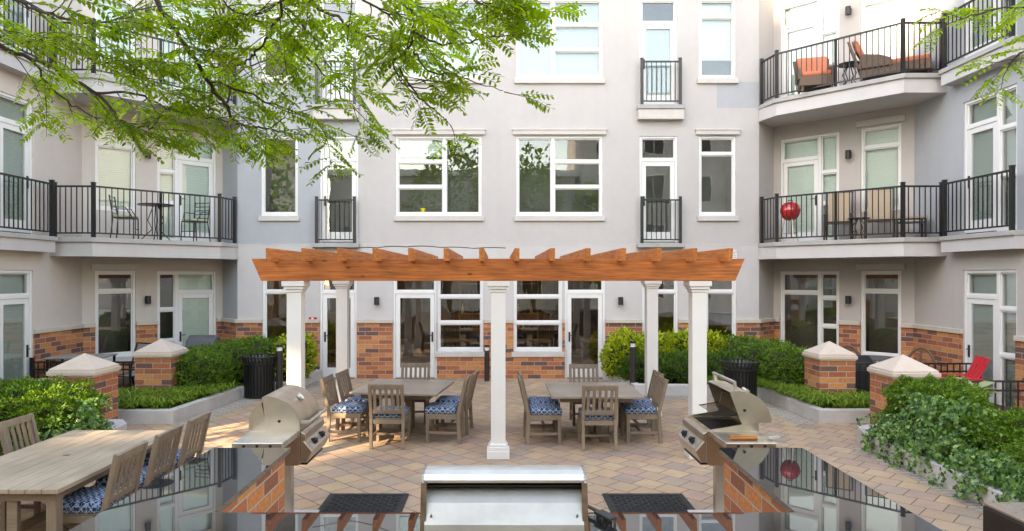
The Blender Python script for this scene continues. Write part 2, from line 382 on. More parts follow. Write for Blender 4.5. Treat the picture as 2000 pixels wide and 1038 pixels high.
def wall_mesh(L, z0, z1, ops, y=0., depth=.16, ext0=0, ext1=0, matfn=None, xs_extra=(), zs_extra=()):
    mb = MB(); ops = [(max(a,-ext0), min(b,L+ext1), max(c,z0), min(d,z1)) for a,b,c,d in ops if d > z0 and c < z1]
    xs = sorted(set([-ext0, L+ext1] + [v for o in ops for v in o[:2]] + list(xs_extra)))
    zs = sorted(set([z0, z1] + [v for o in ops for v in o[2:]] + [z for z in zs_extra if z0 < z < z1]))
    for i in range(len(xs)-1):
        for j in range(len(zs)-1):
            cx = (xs[i]+xs[i+1])/2; cz = (zs[j]+zs[j+1])/2
            if any(a < cx < b and c < cz < d for a,b,c,d in ops): continue
            mb.mi = matfn(cx, cz) if matfn else 0
            mb.add([(xs[i],y,zs[j]),(xs[i+1],y,zs[j]),(xs[i+1],y,zs[j+1]),(xs[i],y,zs[j+1])], [(0,1,2,3)])
    for a,b,c,d in ops:
        mb.mi = matfn((a+b)/2, (c+d)/2) if matfn else 0
        e = y + depth
        mb.add([(a,y,c),(a,y,d),(a,e,d),(a,e,c)], [(0,1,2,3)]); mb.add([(b,y,c),(b,e,c),(b,e,d),(b,y,d)], [(0,1,2,3)])
        if c > z0 + 1e-4: mb.add([(a,y,c),(a,e,c),(b,e,c),(b,y,c)], [(0,1,2,3)])
        if d < z1 - 1e-4: mb.add([(a,y,d),(b,y,d),(b,e,d),(a,e,d)], [(0,1,2,3)])
    return mb

def window(loc, rz, x0, x1, z0, z1, cols, sill=True, lintel=False, blind='none', bmat='blind', glass='glass', pot=False):
    """cols: list of (xa, xb, [bar heights], door top or None) in wall metres; frames, panes, blinds and doors of one opening"""
    fw = .055; y0 = .025; y1 = .12
    fr = MB(); pn = MB(); bd = MB(); drs = []
    fr.box(x0, y0, z0, x0+fw, y1, z1); fr.box(x1-fw, y0, z0, x1, y1, z1)
    fr.box(x0+fw, y0, z1-fw, x1-fw, y1, z1)
    hasdoor = any(c[3] for c in cols)
    for (xa, xb, bars, dtop) in cols:
        ia = xa + (fw if abs(xa-x0) < 1e-3 else .035); ib = xb - (fw if abs(xb-x1) < 1e-3 else .035)
        if abs(xb - x1) > 1e-3: fr.box(ib, y0+.003, z0, ib+.07, y1-.003, z1-fw)
        lo = z0
        if dtop:
            lo = dtop; drs.append((ia, ib, dtop)); fr.box(ia, y0, dtop-.02, ib, y1, dtop+.05); lo = dtop + .05
        else:
            fr.box(ia, y0, z0, ib, y1, z0+fw+.015); lo = z0+fw+.015
        zz = [lo] + [b for b in bars if b > lo+.05] + [z1-fw]
        for k in range(len(zz)-1):
            a = zz[k] + (.03 if k else 0); b = zz[k+1] - (.03 if k < len(zz)-2 else 0)
            if k: fr.box(ia, y0+.008, zz[k]-.03, ib, y1-.008, zz[k]+.03)
            s = .028                                  # sash round every pane
            fr.box(ia, y0+.03, a, ia+s, y1-.02, b); fr.box(ib-s, y0+.03, a, ib, y1-.02, b)
            fr.box(ia+s, y0+.03, a, ib-s, y1-.02, a+s); fr.box(ia+s, y0+.03, b-s, ib-s, y1-.02, b)
            pn.box(ia+s-.004, .082, a+s-.004, ib-s+.004, .088, b-s+.004)
        bz = {'none': None, 'full': z0+.05, 'half': z0+(z1-z0)*.5, 'top': z1-fw-.42, 'most': z0+(z1-z0)*.25}.get(blind if not isinstance(blind, dict) else blind.get(cols.index((xa,xb,bars,dtop)), 'none'))
        if bz is not None: bd.box(ia+.01, .155, max(bz, dtop+.04) if dtop else bz, ib-.01, .165, z1-fw-.01)
    w = fr.build('window', M['vinyl'], bldg, loc, rz, bevel=.004)
    if pn.v: pn.build('pane', M[glass], w)
    if bd.v: bd.build('blind', M[bmat], w)
    if sill and not hasdoor:
        MB().box(x0-.05, -.06, z0-.13, x1+.05, .02, z0-.003).build('sill', M['trim'], w, bevel=.008)
    if lintel:
        MB().box(x0-.08, -.055, z1+.03, x1+.08, .0, z1+.17).box(x0-.10, -.07, z1+.135, x1+.10, .0, z1+.172).build('lintel', M['trim'], w, bevel=.006)
    for (ia, ib, dt) in drs:
        d = MB(); st = .105; zb = z0+.015; a = ia+.006; b = ib-.006; t = dt-.022
        d.box(a, .04, zb, a+st, .09, t); d.box(b-st, .04, zb, b, .09, t); d.box(a+st, .04, t-st, b-st, .09, t); d.box(a+st, .04, zb, b-st, .09, zb+.24)
        do = d.build('door', M['vinyl'], bldg, loc, rz, bevel=.005)
        MB().box(a+st-.004, .062, zb+.236, b-st+.004, .068, t-st+.004).build('pane', M[glass], do)
        if blind in ('full', 'door', 'most') or isinstance(blind, dict) and 'door' in blind:
            MB().box(a+st-.01, .1, zb+.2, b-st+.01, .108, t-st+.02).build('blind', M[bmat], do)
        hx = (b-.055) if hasattr(window, 'hr') and window.hr else (a+.055)
        MB().box(hx-.02, .022, 1.0+zb-.12, hx+.02, .04, 1.0+zb+.12).cyl((hx,.03,1.0+zb+.04),(hx,-.02,1.0+zb+.04),.009).cyl((hx,-.02,1.0+zb+.04),(hx+(.1 if hx<(a+b)/2 else -.1),-.02,1.0+zb+.04),.009).build('handle', M['black'], do)
        MB().box(ia, .0, z0, ib, .13, z0+.014).build('threshold', M['lampdark'], do)
    if pot:
        MB().lathe([(.045,0),(.065,.1),(.07,.1),(.07,.115),(.05,.115),(.048,.1)], 14).build('flower_pot', M['yellow'], w, (x0+ .62*(x1-x0)*.5, .12, z0+.075))
    return w

def rooms(loc, rz, ops, mat, depth=1.1):
    mb = MB()
    for a,b,c,d in ops:
        y0, y1 = .17, depth; a -= .1; b += .1
        mb.add([(a,y0,c-.05),(b,y0,c-.05),(b,y0,d+.05),(a,y0,d+.05),(a,y1,c-.05),(b,y1,c-.05),(b,y1,d+.05),(a,y1,d+.05)],
               [(4,5,6,7),(0,4,7,3),(1,2,6,5),(0,1,5,4),(3,7,6,2)])
    if mb.v: mb.build('interior', mat, bldg, loc, rz)

def bx(p): return (p - VX) / 79.8                      # photo pixel on the rear facade to metres
LEDGE0, LEDGE1 = 1.36, 1.45
HEAD = 2.62
rear_ops = []; rear_g = []
X0, X1 = -6.38, 6.38; L = X1 - X0; rl = bl(X0, WY); 
def rx(p): return bx(p) - X0
def rear(pa, pb, z0, z1, cols=None, **kw):
    a, b = rx(pa), rx(pb); rear_ops.append((a, b, z0, z1))
    if z0 < 1: rear_g.append((a, b, z0, z1))
    cc = []
    for c in (cols or [(pa, pb, [], None)]): cc.append((rx(c[0]), rx(c[1]), c[2], c[3]))
    window(rl, 0, a, b, z0, z1, cc, **kw)
# ground floor
rear(513, 583, .75, HEAD, [(513,583,[2.12],None)], glass='glassdark')
rear(625, 697, 0, HEAD, [(625,697,[],2.09)], glass='glassdark')
window.hr = True
rear(768, 853.5, 0, HEAD, [(768,853.5,[],2.09)], glass='glassdark')
rear(853.5, 944, .66, HEAD, [(853.5,944,[1.36,2.0],None)], glass='glassdark')
window.hr = False
rear(1003, 1098, .66, HEAD, [(1003,1098,[1.36,2.0],None)], glass='glassdark')
rear(1103, 1182, 0, HEAD, [(1103,1182,[],2.09)], glass='glassdark')
rear(1254, 1324, .75, HEAD, [(1254,1324,[2.12],None)], glass='glassdark')
rear(1378, 1438, .75, HEAD, [(1378,1438,[2.12],None)], glass='glassdark')
# upper floors
for k in (0, 1):
    zb = 3.98 + DZ*k; zt = 5.93 + DZ*k; f = FL + DZ*k
    rear(510, 582, zb, zt, [(510,582,[zt-.43] if k else [],None)], blind='half' if k else 'none')
    rear(625, 700, f+.02, zt, [(625,700,[],f+2.02)], blind='door' if k else 'none')
    rear(773, 941, zb, zt, [(773,868,[zb+.71,zb+1.33],None),(868,941,[],None)], lintel=True, blind='full' if k else {0:'top'}, bmat='blindw' if k else 'blind', pot=(k == 0))
    rear(1008, 1177, zb, zt, [(1008,1080,[],None),(1080,1177,[zb+.71,zb+1.33],None)], lintel=True, blind='full' if k else 'none', bmat='blindw')
    rear(1249, 1323, f+.02, zt, [(1249,1323,[],f+2.02)], blind='door' if k else 'none', bmat='blindw')
    rear(1365, 1437, zb, zt, [(1365,1437,[zt-.43],None)], lintel=True, blind='most' if k else 'none')
xb = rx(701)
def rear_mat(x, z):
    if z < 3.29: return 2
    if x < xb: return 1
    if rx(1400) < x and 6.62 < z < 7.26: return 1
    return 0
wall_mesh(L, 0, H, rear_ops, matfn=rear_mat, xs_extra=(xb, rx(1400)), zs_extra=(3.29, 6.62, 7.26)).build('wall', [M['stucco'], M['stucco_blue'], M['stucco_low']], bldg, rl)
MB().box(0, -.006, 3.272, L, .002, 3.296).build('reveal_joint', M['trim'], bldg, rl)
def brick_band(L, ops, loc, rz, e0, e1):
    g = [(a-.002, b+.002, c - (.13 if c > .2 else 0), d) for a,b,c,d in ops]
    bb_ = wall_mesh(L, 0, LEDGE0, g, y=-.035, depth=.05, ext0=e0, ext1=e1); build_split(bb_, 'brick_base', M['brick'], bldg, loc, rz)
    mb = MB(); xs = sorted([(a, b) for a,b,c,d in g if c < LEDGE1]); p = -e0
    for a, b in xs + [(L+e1, L+e1)]:
        if a - p > .02: mb.box(p, -.07, LEDGE0-.002, a, .0, LEDGE1)
        p = max(p, b)
    build_split(mb, 'ledge', M['ledge'], bldg, loc, rz, bevel=.008)
brick_band(L, rear_g, rl, 0, .015, .015)
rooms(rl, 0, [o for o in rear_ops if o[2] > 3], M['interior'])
# common room behind the ground floor windows
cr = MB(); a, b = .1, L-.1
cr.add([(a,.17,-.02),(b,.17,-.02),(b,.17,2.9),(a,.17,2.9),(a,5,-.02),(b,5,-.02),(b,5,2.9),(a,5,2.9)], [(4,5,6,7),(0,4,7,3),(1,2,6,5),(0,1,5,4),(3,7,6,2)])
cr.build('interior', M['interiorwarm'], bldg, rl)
fu = MB()
for sx in (1.2, 3.4, 5.3, 7.3, 9.2, 11.2):
    fu.mi = 0; fu.box(sx-.5, 1.6, .72, sx+.5, 2.3, .76); fu.box(sx-.06, 1.9, 0, sx+.06, 2.0, .72)
    for q in (-.75, .75):
        fu.box(sx+q-.22, 1.7, .43, sx+q+.22, 2.1, .48); fu.box(sx+q-.22 if q < 0 else sx+q+.18, 1.7, .48, sx+q-.18 if q < 0 else sx+q+.22, 2.1, 1.0)
        for u in (-.2, .2):
            for y in (1.72, 2.08): fu.box(sx+q+u-.015, y-.015, 0, sx+q+u+.015, y+.015, .43)
fu.build('room_furniture', M['chairwood'], bldg, rl)
for px_ in (545, 690, 830, 960, 1120, 1303, 1412):  # right-hand pair are real lamps, the rest are added to warm the room
    l_ = MB(); x_ = rx(px_); yl = .9 if px_ > 1200 else 2.6; l_.box(x_-.14, yl, 2.46, x_+.14, yl+.2, 2.50); l_.build('ceiling_lamp_and_fill', M['lamp'], bldg, rl)
sh = MB()
for z in (.9, 1.35, 1.8, 2.25): sh.box(5.2, 3.9, z, 7.6, 4.2, z+.03)
for x in (5.2, 6.4, 7.57): sh.box(x, 3.9, 0, x+.03, 4.2, 2.5)
shelf = sh.build('bottle_shelf', M['chairwood'], bldg, rl)
bt = MB()
for z in (.93, 1.38, 1.83):
    for i in range(17):
        x = 5.3 + i*.13 + random.uniform(-.02,.02); h = random.uniform(.2,.3); bt.mi = random.choice((0,0,1,2))
        bt.lathe([(.035,0),(.035,h*.6),(.013,h*.75),(.013,h)], 8, (x, 4.0, z))
bt.build('bottles', [M['amber'], M['greenb'], M['paleg']], shelf)

# bays and wings (the left side mirrors the right)
C0 = (6.38, WY); C1 = (6.98, 17.3); C2 = (9.2, 15.08); WEND = 9.0
LR = math.hypot(C1[0]-C0[0], C1[1]-C0[1]); LB = math.hypot(C2[0]-C1[0], C2[1]-C1[1]); LW = C2[1] - WEND
def side(s):                                          # s = 1 right, -1 left
    WEND = 9.0 if s > 0 else 5.9; LW = C2[1] - WEND; bay_m = M['stucco_bay'] if s > 0 else M['stucco_bay_lit']  # left walls take the lit copy of the bay stucco
    if s > 0:
        walls = dict(ret=(bl(*C0), R(45), LR), bay=(bl(*C1), R(-45), LB), wing=(bl(*C2), R(-90), LW))
        fx = lambda w, a, b: (a, b)
    else:
        walls = dict(ret=(bl(-C1[0], C1[1]), R(-45), LR), bay=(bl(-C2[0], C2[1]), R(45), LB), wing=(bl(-C2[0], WEND), R(90), LW))
        fx = lambda w, a, b: (walls[w][2]-b, walls[w][2]-a)
    bops = []; wops = []
    for k in range(3):
        f = 0 if k == 0 else FL + DZ*(k-1); zt = HEAD if k == 0 else 5.93 + DZ*(k-1)
        # door unit on the bay
        a, m, b = .17, 1.12, 1.57; lo, hi = fx('bay', a, b)
        ground_win = (k == 0 and s > 0)
        z0 = .62 if ground_win else f+.02
        t1 = zt - .42; ds = None if ground_win else f + (2.09 if k == 0 else 2.05)
        mm = m if s > 0 else LB - m
        main = ([t1-.1], ds) if ground_win else ([], ds)
        zs_ = [z0+(zt-z0)*.34, z0+(zt-z0)*.68] if ground_win else [f+.95, f+1.7]
        cols = [(lo, mm, main[0], ds), (mm, hi, zs_, None)] if s > 0 else [(lo, mm, zs_, None), (mm, hi, [], ds)]
        bops.append((lo, hi, z0, zt)); window.hr = s > 0
        window(walls['bay'][0], walls['bay'][1], lo, hi, z0, zt, cols, sill=False, blind=('none' if ground_win else 'full' if not (k == 0 and s < 0) else {1:'full','door':1}), glass='glassdark' if k == 0 and s > 0 else 'glass')
        # narrow window
        lo, hi = fx('bay', 2.04, 2.88); z0 = .66 if k == 0 else f + .68
        bops.append((lo, hi, z0, zt))
        window(walls['bay'][0], walls['bay'][1], lo, hi, z0, zt, [(lo, hi, [zt-.46], None)], lintel=True, sill=(k == 0), blind='none' if k == 0 else 'full', glass='glassdark' if k == 0 else 'glass')
        # wing door unit
        for yw in ((13.5,) if s > 0 else (13.5, 9.3)):
         a, m, b = C2[1]-yw, C2[1]-yw+.9, C2[1]-yw+1.4; lo, hi = fx('wing', a, b); mm = m if s > 0 else LW - m
         cols = [(lo, mm, [], f+2.09), (mm, hi, [f+1.05, f+1.9], None)] if s > 0 else [(lo, mm, [f+1.05, f+1.9], None), (mm, hi, [], f+2.09)]
         wops.append((lo, hi, f+.02, zt)); window.hr = s < 0
         window(walls['wing'][0], walls['wing'][1], lo, hi, f+.02, zt, cols, sill=False, blind='full')
    (l, r, q) = walls['ret']; wall_mesh(q, 0, H, []).build('wall', M['stucco_blue'] if s < 0 else M['stucco_bay'], bldg, l, r)
    brick_band(q, [], l, r, .015, .0)
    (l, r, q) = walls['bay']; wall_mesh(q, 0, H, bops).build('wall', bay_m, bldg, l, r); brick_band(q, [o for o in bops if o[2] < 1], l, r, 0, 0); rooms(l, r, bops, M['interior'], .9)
    (l, r, q) = walls['wing']
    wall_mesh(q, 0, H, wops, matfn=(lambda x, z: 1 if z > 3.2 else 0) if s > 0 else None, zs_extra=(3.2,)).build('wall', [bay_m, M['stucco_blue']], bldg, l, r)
    brick_band(q, [o for o in wops if o[2] < 1], l, r, 0, 0); rooms(l, r, wops, M['interior'], .9)
    # balconies
    for k in (1, 2):
        f = FL + DZ*(k-1)
        poly = [(6.36, 16.70), (6.36, 16.55), (6.47, 15.98), (8.30, 13.95), (9.22, 13.95), (9.22, 15.08), (7.0, 17.32)]
        P = [(s*x, y-WY) for x, y in poly]
        def inset(e): return [(s*x, y-WY) for x, y in [(6.37, 16.69), (6.36+.3*e, 16.55+.05*e), (6.47+.9*e, 15.98+.45*e), (8.30+.42*e, 13.95+e), (9.21, 13.95+e), (9.21, 15.08), (6.99, 17.31)]]
        sb = MB().prism(inset(.05), f-.40, f-.11).build('balcony_slab', M['stucco_low'] if s > 0 else M['stucco'], bldg)
        MB().prism(P, f-.108, f-.012).build('edge_course', M['slabtop'], sb, bevel=.008)
        wp = [(s*9.22, 13.80-WY), (s*8.90, 13.80-WY), (s*8.90, 11.80-WY), (s*9.22, 11.80-WY)]
        sb = MB().prism([(s*9.21, 13.78-WY), (s*8.94, 13.78-WY), (s*8.94, 11.82-WY), (s*9.21, 11.82-WY)], f-.33, f-.10).build('balcony_slab', M['stucco_low'] if s > 0 else M['stucco'], bldg)
        MB().prism(wp, f-.097, f-.012).build('edge_course', M['slabtop'], sb, bevel=.008)
        railing([(s*6.42, 16.62-WY), (s*6.53, 16.0-WY), (s*8.32, 14.03-WY), (s*9.12, 14.03-WY)], f-.01, [(1, .5)], main=True)
        railing([(s*8.96, 13.7-WY), (s*8.96, 11.9-WY)], f-.01, [])
def railing(pts, z, mids, main=False, h=1.07, mat='railing', parent=None, loc=(0,0,0)):
    mb = MB(); posts = []
    for i in range(len(pts)-1):
        p = Vector((*pts[i], z)); q = Vector((*pts[i+1], z)); d = q - p; Ln = d.length; u = d / Ln
        up = Vector((0,0,1))
        mb.bar(p + up*(h-.02), q + up*(h-.02), .045, .035); mb.bar(p + up*.09, q + up*.09, .03, .03)
        n = max(2, round(Ln/.118))
        for k in range(1, n):
            c = p + u*(Ln*k/n); mb.bar(c + up*.09, c + up*(h-.03), .017, .017, up=(u.y, -u.x, 0))
    o = mb.build('balcony_railing', M[mat], parent or bldg, loc)
    pp = [Vector((*p, z)) for p in pts] + [Vector((*pts[i], z)).lerp(Vector((*pts[i+1], z)), f) for i, f in mids]
    for k, p in enumerate(pp):
        w = .033 if k < len(pts) else .022
        MB().box(p.x-w, p.y-w, p.z, p.x+w, p.y+w, p.z+h+(.05 if k < len(pts) else -.02)).box(p.x-w-.008, p.y-w-.008, p.z+h+(.05 if k < len(pts) else -.02), p.x+w+.008, p.y+w+.008, p.z+h+(.065 if k < len(pts) else -.012)).build('post', M[mat], o)
    return o
side(1); side(-1)
# small railings in front of the tall doors
for k in (0, 1):
    f = FL + DZ*k
    for a, b in ((619, 697), (1249, 1328)):
        xa, xb2 = bx(a), bx(b)
        sb = MB().box(xa-.08, -.20, f-.11, xb2+.08, .0, f-.012).build('balcony_slab', M['slabtop'], bldg, bevel=.008)
        if k: MB().box(xa-.06, -.17, f-.36, xb2+.06, -.001, f-.112).build('bracket', M['trim'], sb, bevel=.01)
        railing([(xa+.03, -.14), (xb2-.03, -.14)], f-.01, [], mat='railbrown' if k else 'railing')
# louvred vent behind the pergola's right end
v = MB()
vx0, vx1 = bx(1412)-.02, bx(1437); v.box(vx0, -.03, 2.84, vx1, 0, 2.87)
for i in range(5): v.add([(vx0,-.03,2.88+.045*i),(vx1,-.03,2.88+.045*i),(vx1,-.005,2.915+.045*i),(vx0,-.005,2.915+.045*i)], [(0,1,2,3)])
v.box(vx0-.02,-.035,2.84,vx0,0,3.12); v.box(vx1,-.035,2.84,vx1+.02,0,3.12); v.box(vx0-.02,-.035,3.1,vx1+.02,0,3.13); v.build('vent_grille', M['vinyl'], bldg)

# ------------------------------------------------------------------ ground
def ground(name, poly, z, mat):
    mb = MB(); mb.add([(x, y, z) for x, y in poly], [tuple(range(len(poly)))]); return tag(mb.build(name, mat), kind='structure')
ground('ground', [(-150,-150),(150,-150),(150,150),(-150,150)], -.03, M['kerb'])
ground('courtyard_paving', [(-12,-12),(12,-12),(12,17.4),(-12,17.4)], 0, M['paver'])

# ------------------------------------------------------------------ planters, pillars, fences
def curb(name, pts, label, w=.16, z=.23):
    """a low granite kerb along a polyline, mitred, pts ordered so that the bed is on the left"""
    n = len(pts); P = [Vector((*p, 0)) for p in pts]; nr = []
    for i in range(n):
        ns = []
        if i: d = (P[i]-P[i-1]).normalized(); ns.append(Vector((-d.y, d.x, 0)))
        if i < n-1: d = (P[i+1]-P[i]).normalized(); ns.append(Vector((-d.y, d.x, 0)))
        m = sum(ns, Vector())/len(ns); m = m/(m.length**2) if m.length > .2 else m; nr.append(m)
    mb = MB()
    for i in range(n-1):
        Ln = (P[i+1]-P[i]).length; k = max(1, round(Ln/1.1))
        for j in range(k):
            a, b = j/k, (j+1)/k; g = .002/Ln
            a += g if j else 0; b -= g if j < k-1 else 0
            q = [P[i].lerp(P[i+1], a), P[i].lerp(P[i+1], b)]
            mm = [nr[i].lerp(nr[i+1], a) if j == 0 else (P[i+1]-P[i]).normalized().cross(Vector((0,0,-1))), 0]
            d = (P[i+1]-P[i]).normalized(); pn = Vector((-d.y, d.x, 0))
            na = nr[i] if j == 0 else pn; nb = nr[i+1] if j == k-1 else pn
            mb.prism([tuple(v.xy) for v in (q[0], q[1], q[1]+nb*w, q[0]+na*w)], -.02, z)
    return tag(mb.build(name, M['kerb'], bevel=.012), label, 'planter kerb', 'granite planter kerbs')
curb('planter_kerb', [(7.6,11.6),(5.45,11.6),(5.36,13.9),(3.98,14.25),(2.86,14.32),(2.55,16.62)][::-1], 'grey granite kerb round the bed of golden shrubs and right trash can')
curb('planter_kerb', [(-9.1,11.55),(-5.5,11.55),(-5.24,13.95),(-4.95,14.45),(-4.45,14.6),(-4.28,16.62)], 'grey granite kerb beside the left trash can and slatted bin')
curb('planter_kerb', [(5.37,5.0),(5.43,7.5),(5.48,9.9),(5.58,10.25),(5.95,10.4),(7.4,10.45)][::1], 'pale granite kerb under the trailing ivy')
curb('planter_kerb', [(-7.6,10.75),(-6.05,10.7),(-5.9,10.5),(-5.8,8.0),(-5.75,6.0)], 'low granite kerb end seen past the long table')
for o in list(COL.objects):
    if o.name.startswith('planter_kerb') and 'bin' in o.get('label',''): o['label'] = 'grey granite kerb running behind the left trash can'
def soil(poly):
    return ground('planting_bed', poly, .17, M['soil'])
soil([(9.1,11.7),(5.5,11.7),(5.45,13.95),(4.0,14.3),(2.95,14.4),(2.65,16.66),(6.4,16.66),(7.0,17.2),(9.1,15.1)])
soil([(-9.1,11.7),(-5.6,11.7),(-5.3,14.0),(-4.5,14.7),(-4.4,16.66),(-6.4,16.66),(-7.0,17.2),(-9.1,15.1)])
soil([(9.1,5.0),(5.45,5.0),(5.55,9.9),(6.0,10.4),(9.1,10.4)]); soil([(-9.1,5.0),(-5.85,6.0),(-5.95,10.6),(-9.1,10.7)])
ground('paver_border', [(5.42,11.55),(5.0,11.5),(4.93,13.6),(3.7,13.9),(2.5,13.95),(2.2,16.6),(2.55,16.62),(2.86,14.32),(3.98,14.25),(5.36,13.9)], .004, M['border'])
ground('paver_border', [(5.47,9.9),(5.15,10.0),(5.05,5.0),(5.36,5.0)], .004, M['border'])
ground('paver_border', [(-5.5,11.5),(-5.05,11.45),(-4.8,13.8),(-4.5,14.2),(-4.0,14.2),(-3.85,16.6),(-4.28,16.62),(-4.45,14.6),(-5.24,13.95)], .004, M['border'])

def pillar(x0, x1, y0, y1, label, zb=.93):
    r = thing('brick_pillar', ((x0+x1)/2, (y0+y1)/2, 0), 0, label, 'pillar', 'brick pillars with pyramid caps')
    a, b = (x1-x0)/2, (y1-y0)/2
    MB().box(-a, -b, 0, a, b, zb).build('shaft', M['brick'], r)
    c = MB(); e = .035
    c.box(-a-e*.4, -b-e*.4, zb+.001, a+e*.4, b+e*.4, zb+.03).box(-a-e, -b-e, zb+.028, a+e, b+e, zb+.095)
    g = .06; z1 = zb+.095; e2 = .015
    c.add([(-a-e2,-b-e2,z1),(a+e2,-b-e2,z1),(a+e2,b+e2,z1),(-a-e2,b+e2,z1),(-a-e2,-b-e2,z1+.03),(a+e2,-b-e2,z1+.03),(a+e2,b+e2,z1+.03),(-a-e2,b+e2,z1+.03),(0,0,z1+.25)],
          [(0,1,5,4),(1,2,6,5),(2,3,7,6),(3,0,4,7),(4,5,8),(5,6,8),(6,7,8),(7,4,8)])
    c.build('cap', M['capstone'], r, bevel=.01); return r
pillar(-6.95, -6.26, 13.05, 13.72, 'brick pillar with pyramid cap at left, beside the left yew hedge')
pillar(-6.95, -6.26, 10.57, 11.24, 'brick pillar with pyramid cap rising behind the front left yew')
pillar(5.95, 6.61, 12.63, 13.26, 'brick pillar with pyramid cap at right, standing clear above the grassy bed')
pillar(6.02, 6.70, 10.40, 11.05, 'brick pillar with pyramid cap half hidden by the ivied right shrub')
def fence(x0, x1, y, label, z0=.15, z1=.83, name='patio_fence'):
    r = thing(name, ((x0+x1)/2, y, 0), 0, label, 'fence', 'low black patio fences'); L2 = (x1-x0)/2; mb = MB()
    for z in (z1, z1-.145, z0+.08): mb.box(-L2, -.018, z-.03, L2, .018, z)
    n = round(2*L2/.118)
    for i in range(n+1):
        x = -L2 + 2*L2*i/n; mb.box(x-.009, -.009, z0, x+.009, .009, z1-.01)
    mb.build('panel', M['black'], r)
    for x in (-L2, L2): MB().box(x-.032, -.032, 0, x+.032, .032, z1+.06).box(x-.04, -.04, z1+.06, x+.04, .04, z1+.075).build('post', M['black'], r)
fence(-9.15, -7.0, 13.4, 'black picket fence at left, behind the capped pillars', z1=.83)
fence(-9.15, -7.0, 10.9, 'black picket fence just above the front left yew', z1=.84)
fence(6.66, 10.1 - .95, 13.0, 'black picket fence at right, farther one by the red chair', z1=.85)
fence(6.75, 9.15, 10.75, 'black picket fence at right, nearer one behind the ivied shrubs', z1=.86)

# ------------------------------------------------------------------ pergola
pg = thing('pergola', (0, 11, 0), 0, 'cedar pergola on white square columns over the patio tables', 'pergola')
def col(x, y):
    c = MB(); w = .1; y -= 11
    c.box(x-w, y-w, .1, x+w, y+w, 2.3)
    o = c.build('column', M['white'], pg, bevel=.006)
    b = MB(); b.box(x-.155, y-.155, 0, x+.155, y+.155, .12); b.box(x-.135, y-.135, .12, x+.135, y+.135, .17); b.box(x-.12,y-.12,.17,x+.12,y+.12,.2); b.build('base', M['white'], o, bevel=.01)
    k = MB(); k.box(x-.115, y-.115, 2.28, x+.115, y+.115, 2.32); k.box(x-.135, y-.135, 2.32, x+.135, y+.135, 2.36); k.box(x-.155, y-.155, 2.36, x+.155, y+.155, 2.435); k.build('capital', M['white'], o, bevel=.01)
for x in (-2.80, .0, 2.76): col(x, 9.45)
for x in (-2.80, 2.76): col(x, 12.3)
BZ0, BZ1 = 2.437, 2.74
def beam(y, w=.045):
    mb = MB(); xe = 3.36
    for yy in (y-.105, y+.105):
        mb.add([(-xe,yy-w/2,BZ1),(-xe+.13,yy-w/2,BZ0),(xe-.13,yy-w/2,BZ0),(xe,yy-w/2,BZ1),(-xe,yy+w/2,BZ1),(-xe+.13,yy+w/2,BZ0),(xe-.13,yy+w/2,BZ0),(xe,yy+w/2,BZ1)],
               [(0,1,2,3),(7,6,5,4),(0,4,5,1),(1,5,6,2),(2,6,7,3),(3,7,4,0)])
    mb.build('beam', M['cedar'], pg, bevel=.005)
beam(9.42-11); beam(12.33-11)
for i in range(14):
    x = -3.02 + i*6.07/13; w = .032
    mb = MB(); z0 = 2.70; z1 = 2.87
    mb.prism_x([(8.98-11,z0),(12.72-11,z0),(12.77-11,z1),(8.95-11,z1)], x-w, x+w)
    mb.build('rafter', M['cedary'], pg, bevel=.005)
wire = MB(); pts = []
for i in range(61):
    t = i/60; x = -2.5 + t*2.6; pts.append((x, 9.2 + .25*math.sin(t*9)-11, 2.885 + .012*abs(math.sin(i*math.pi/10))))
wire.tube(pts, .006, 6); wire.build('light_cable', M['blackplastic'], pg)

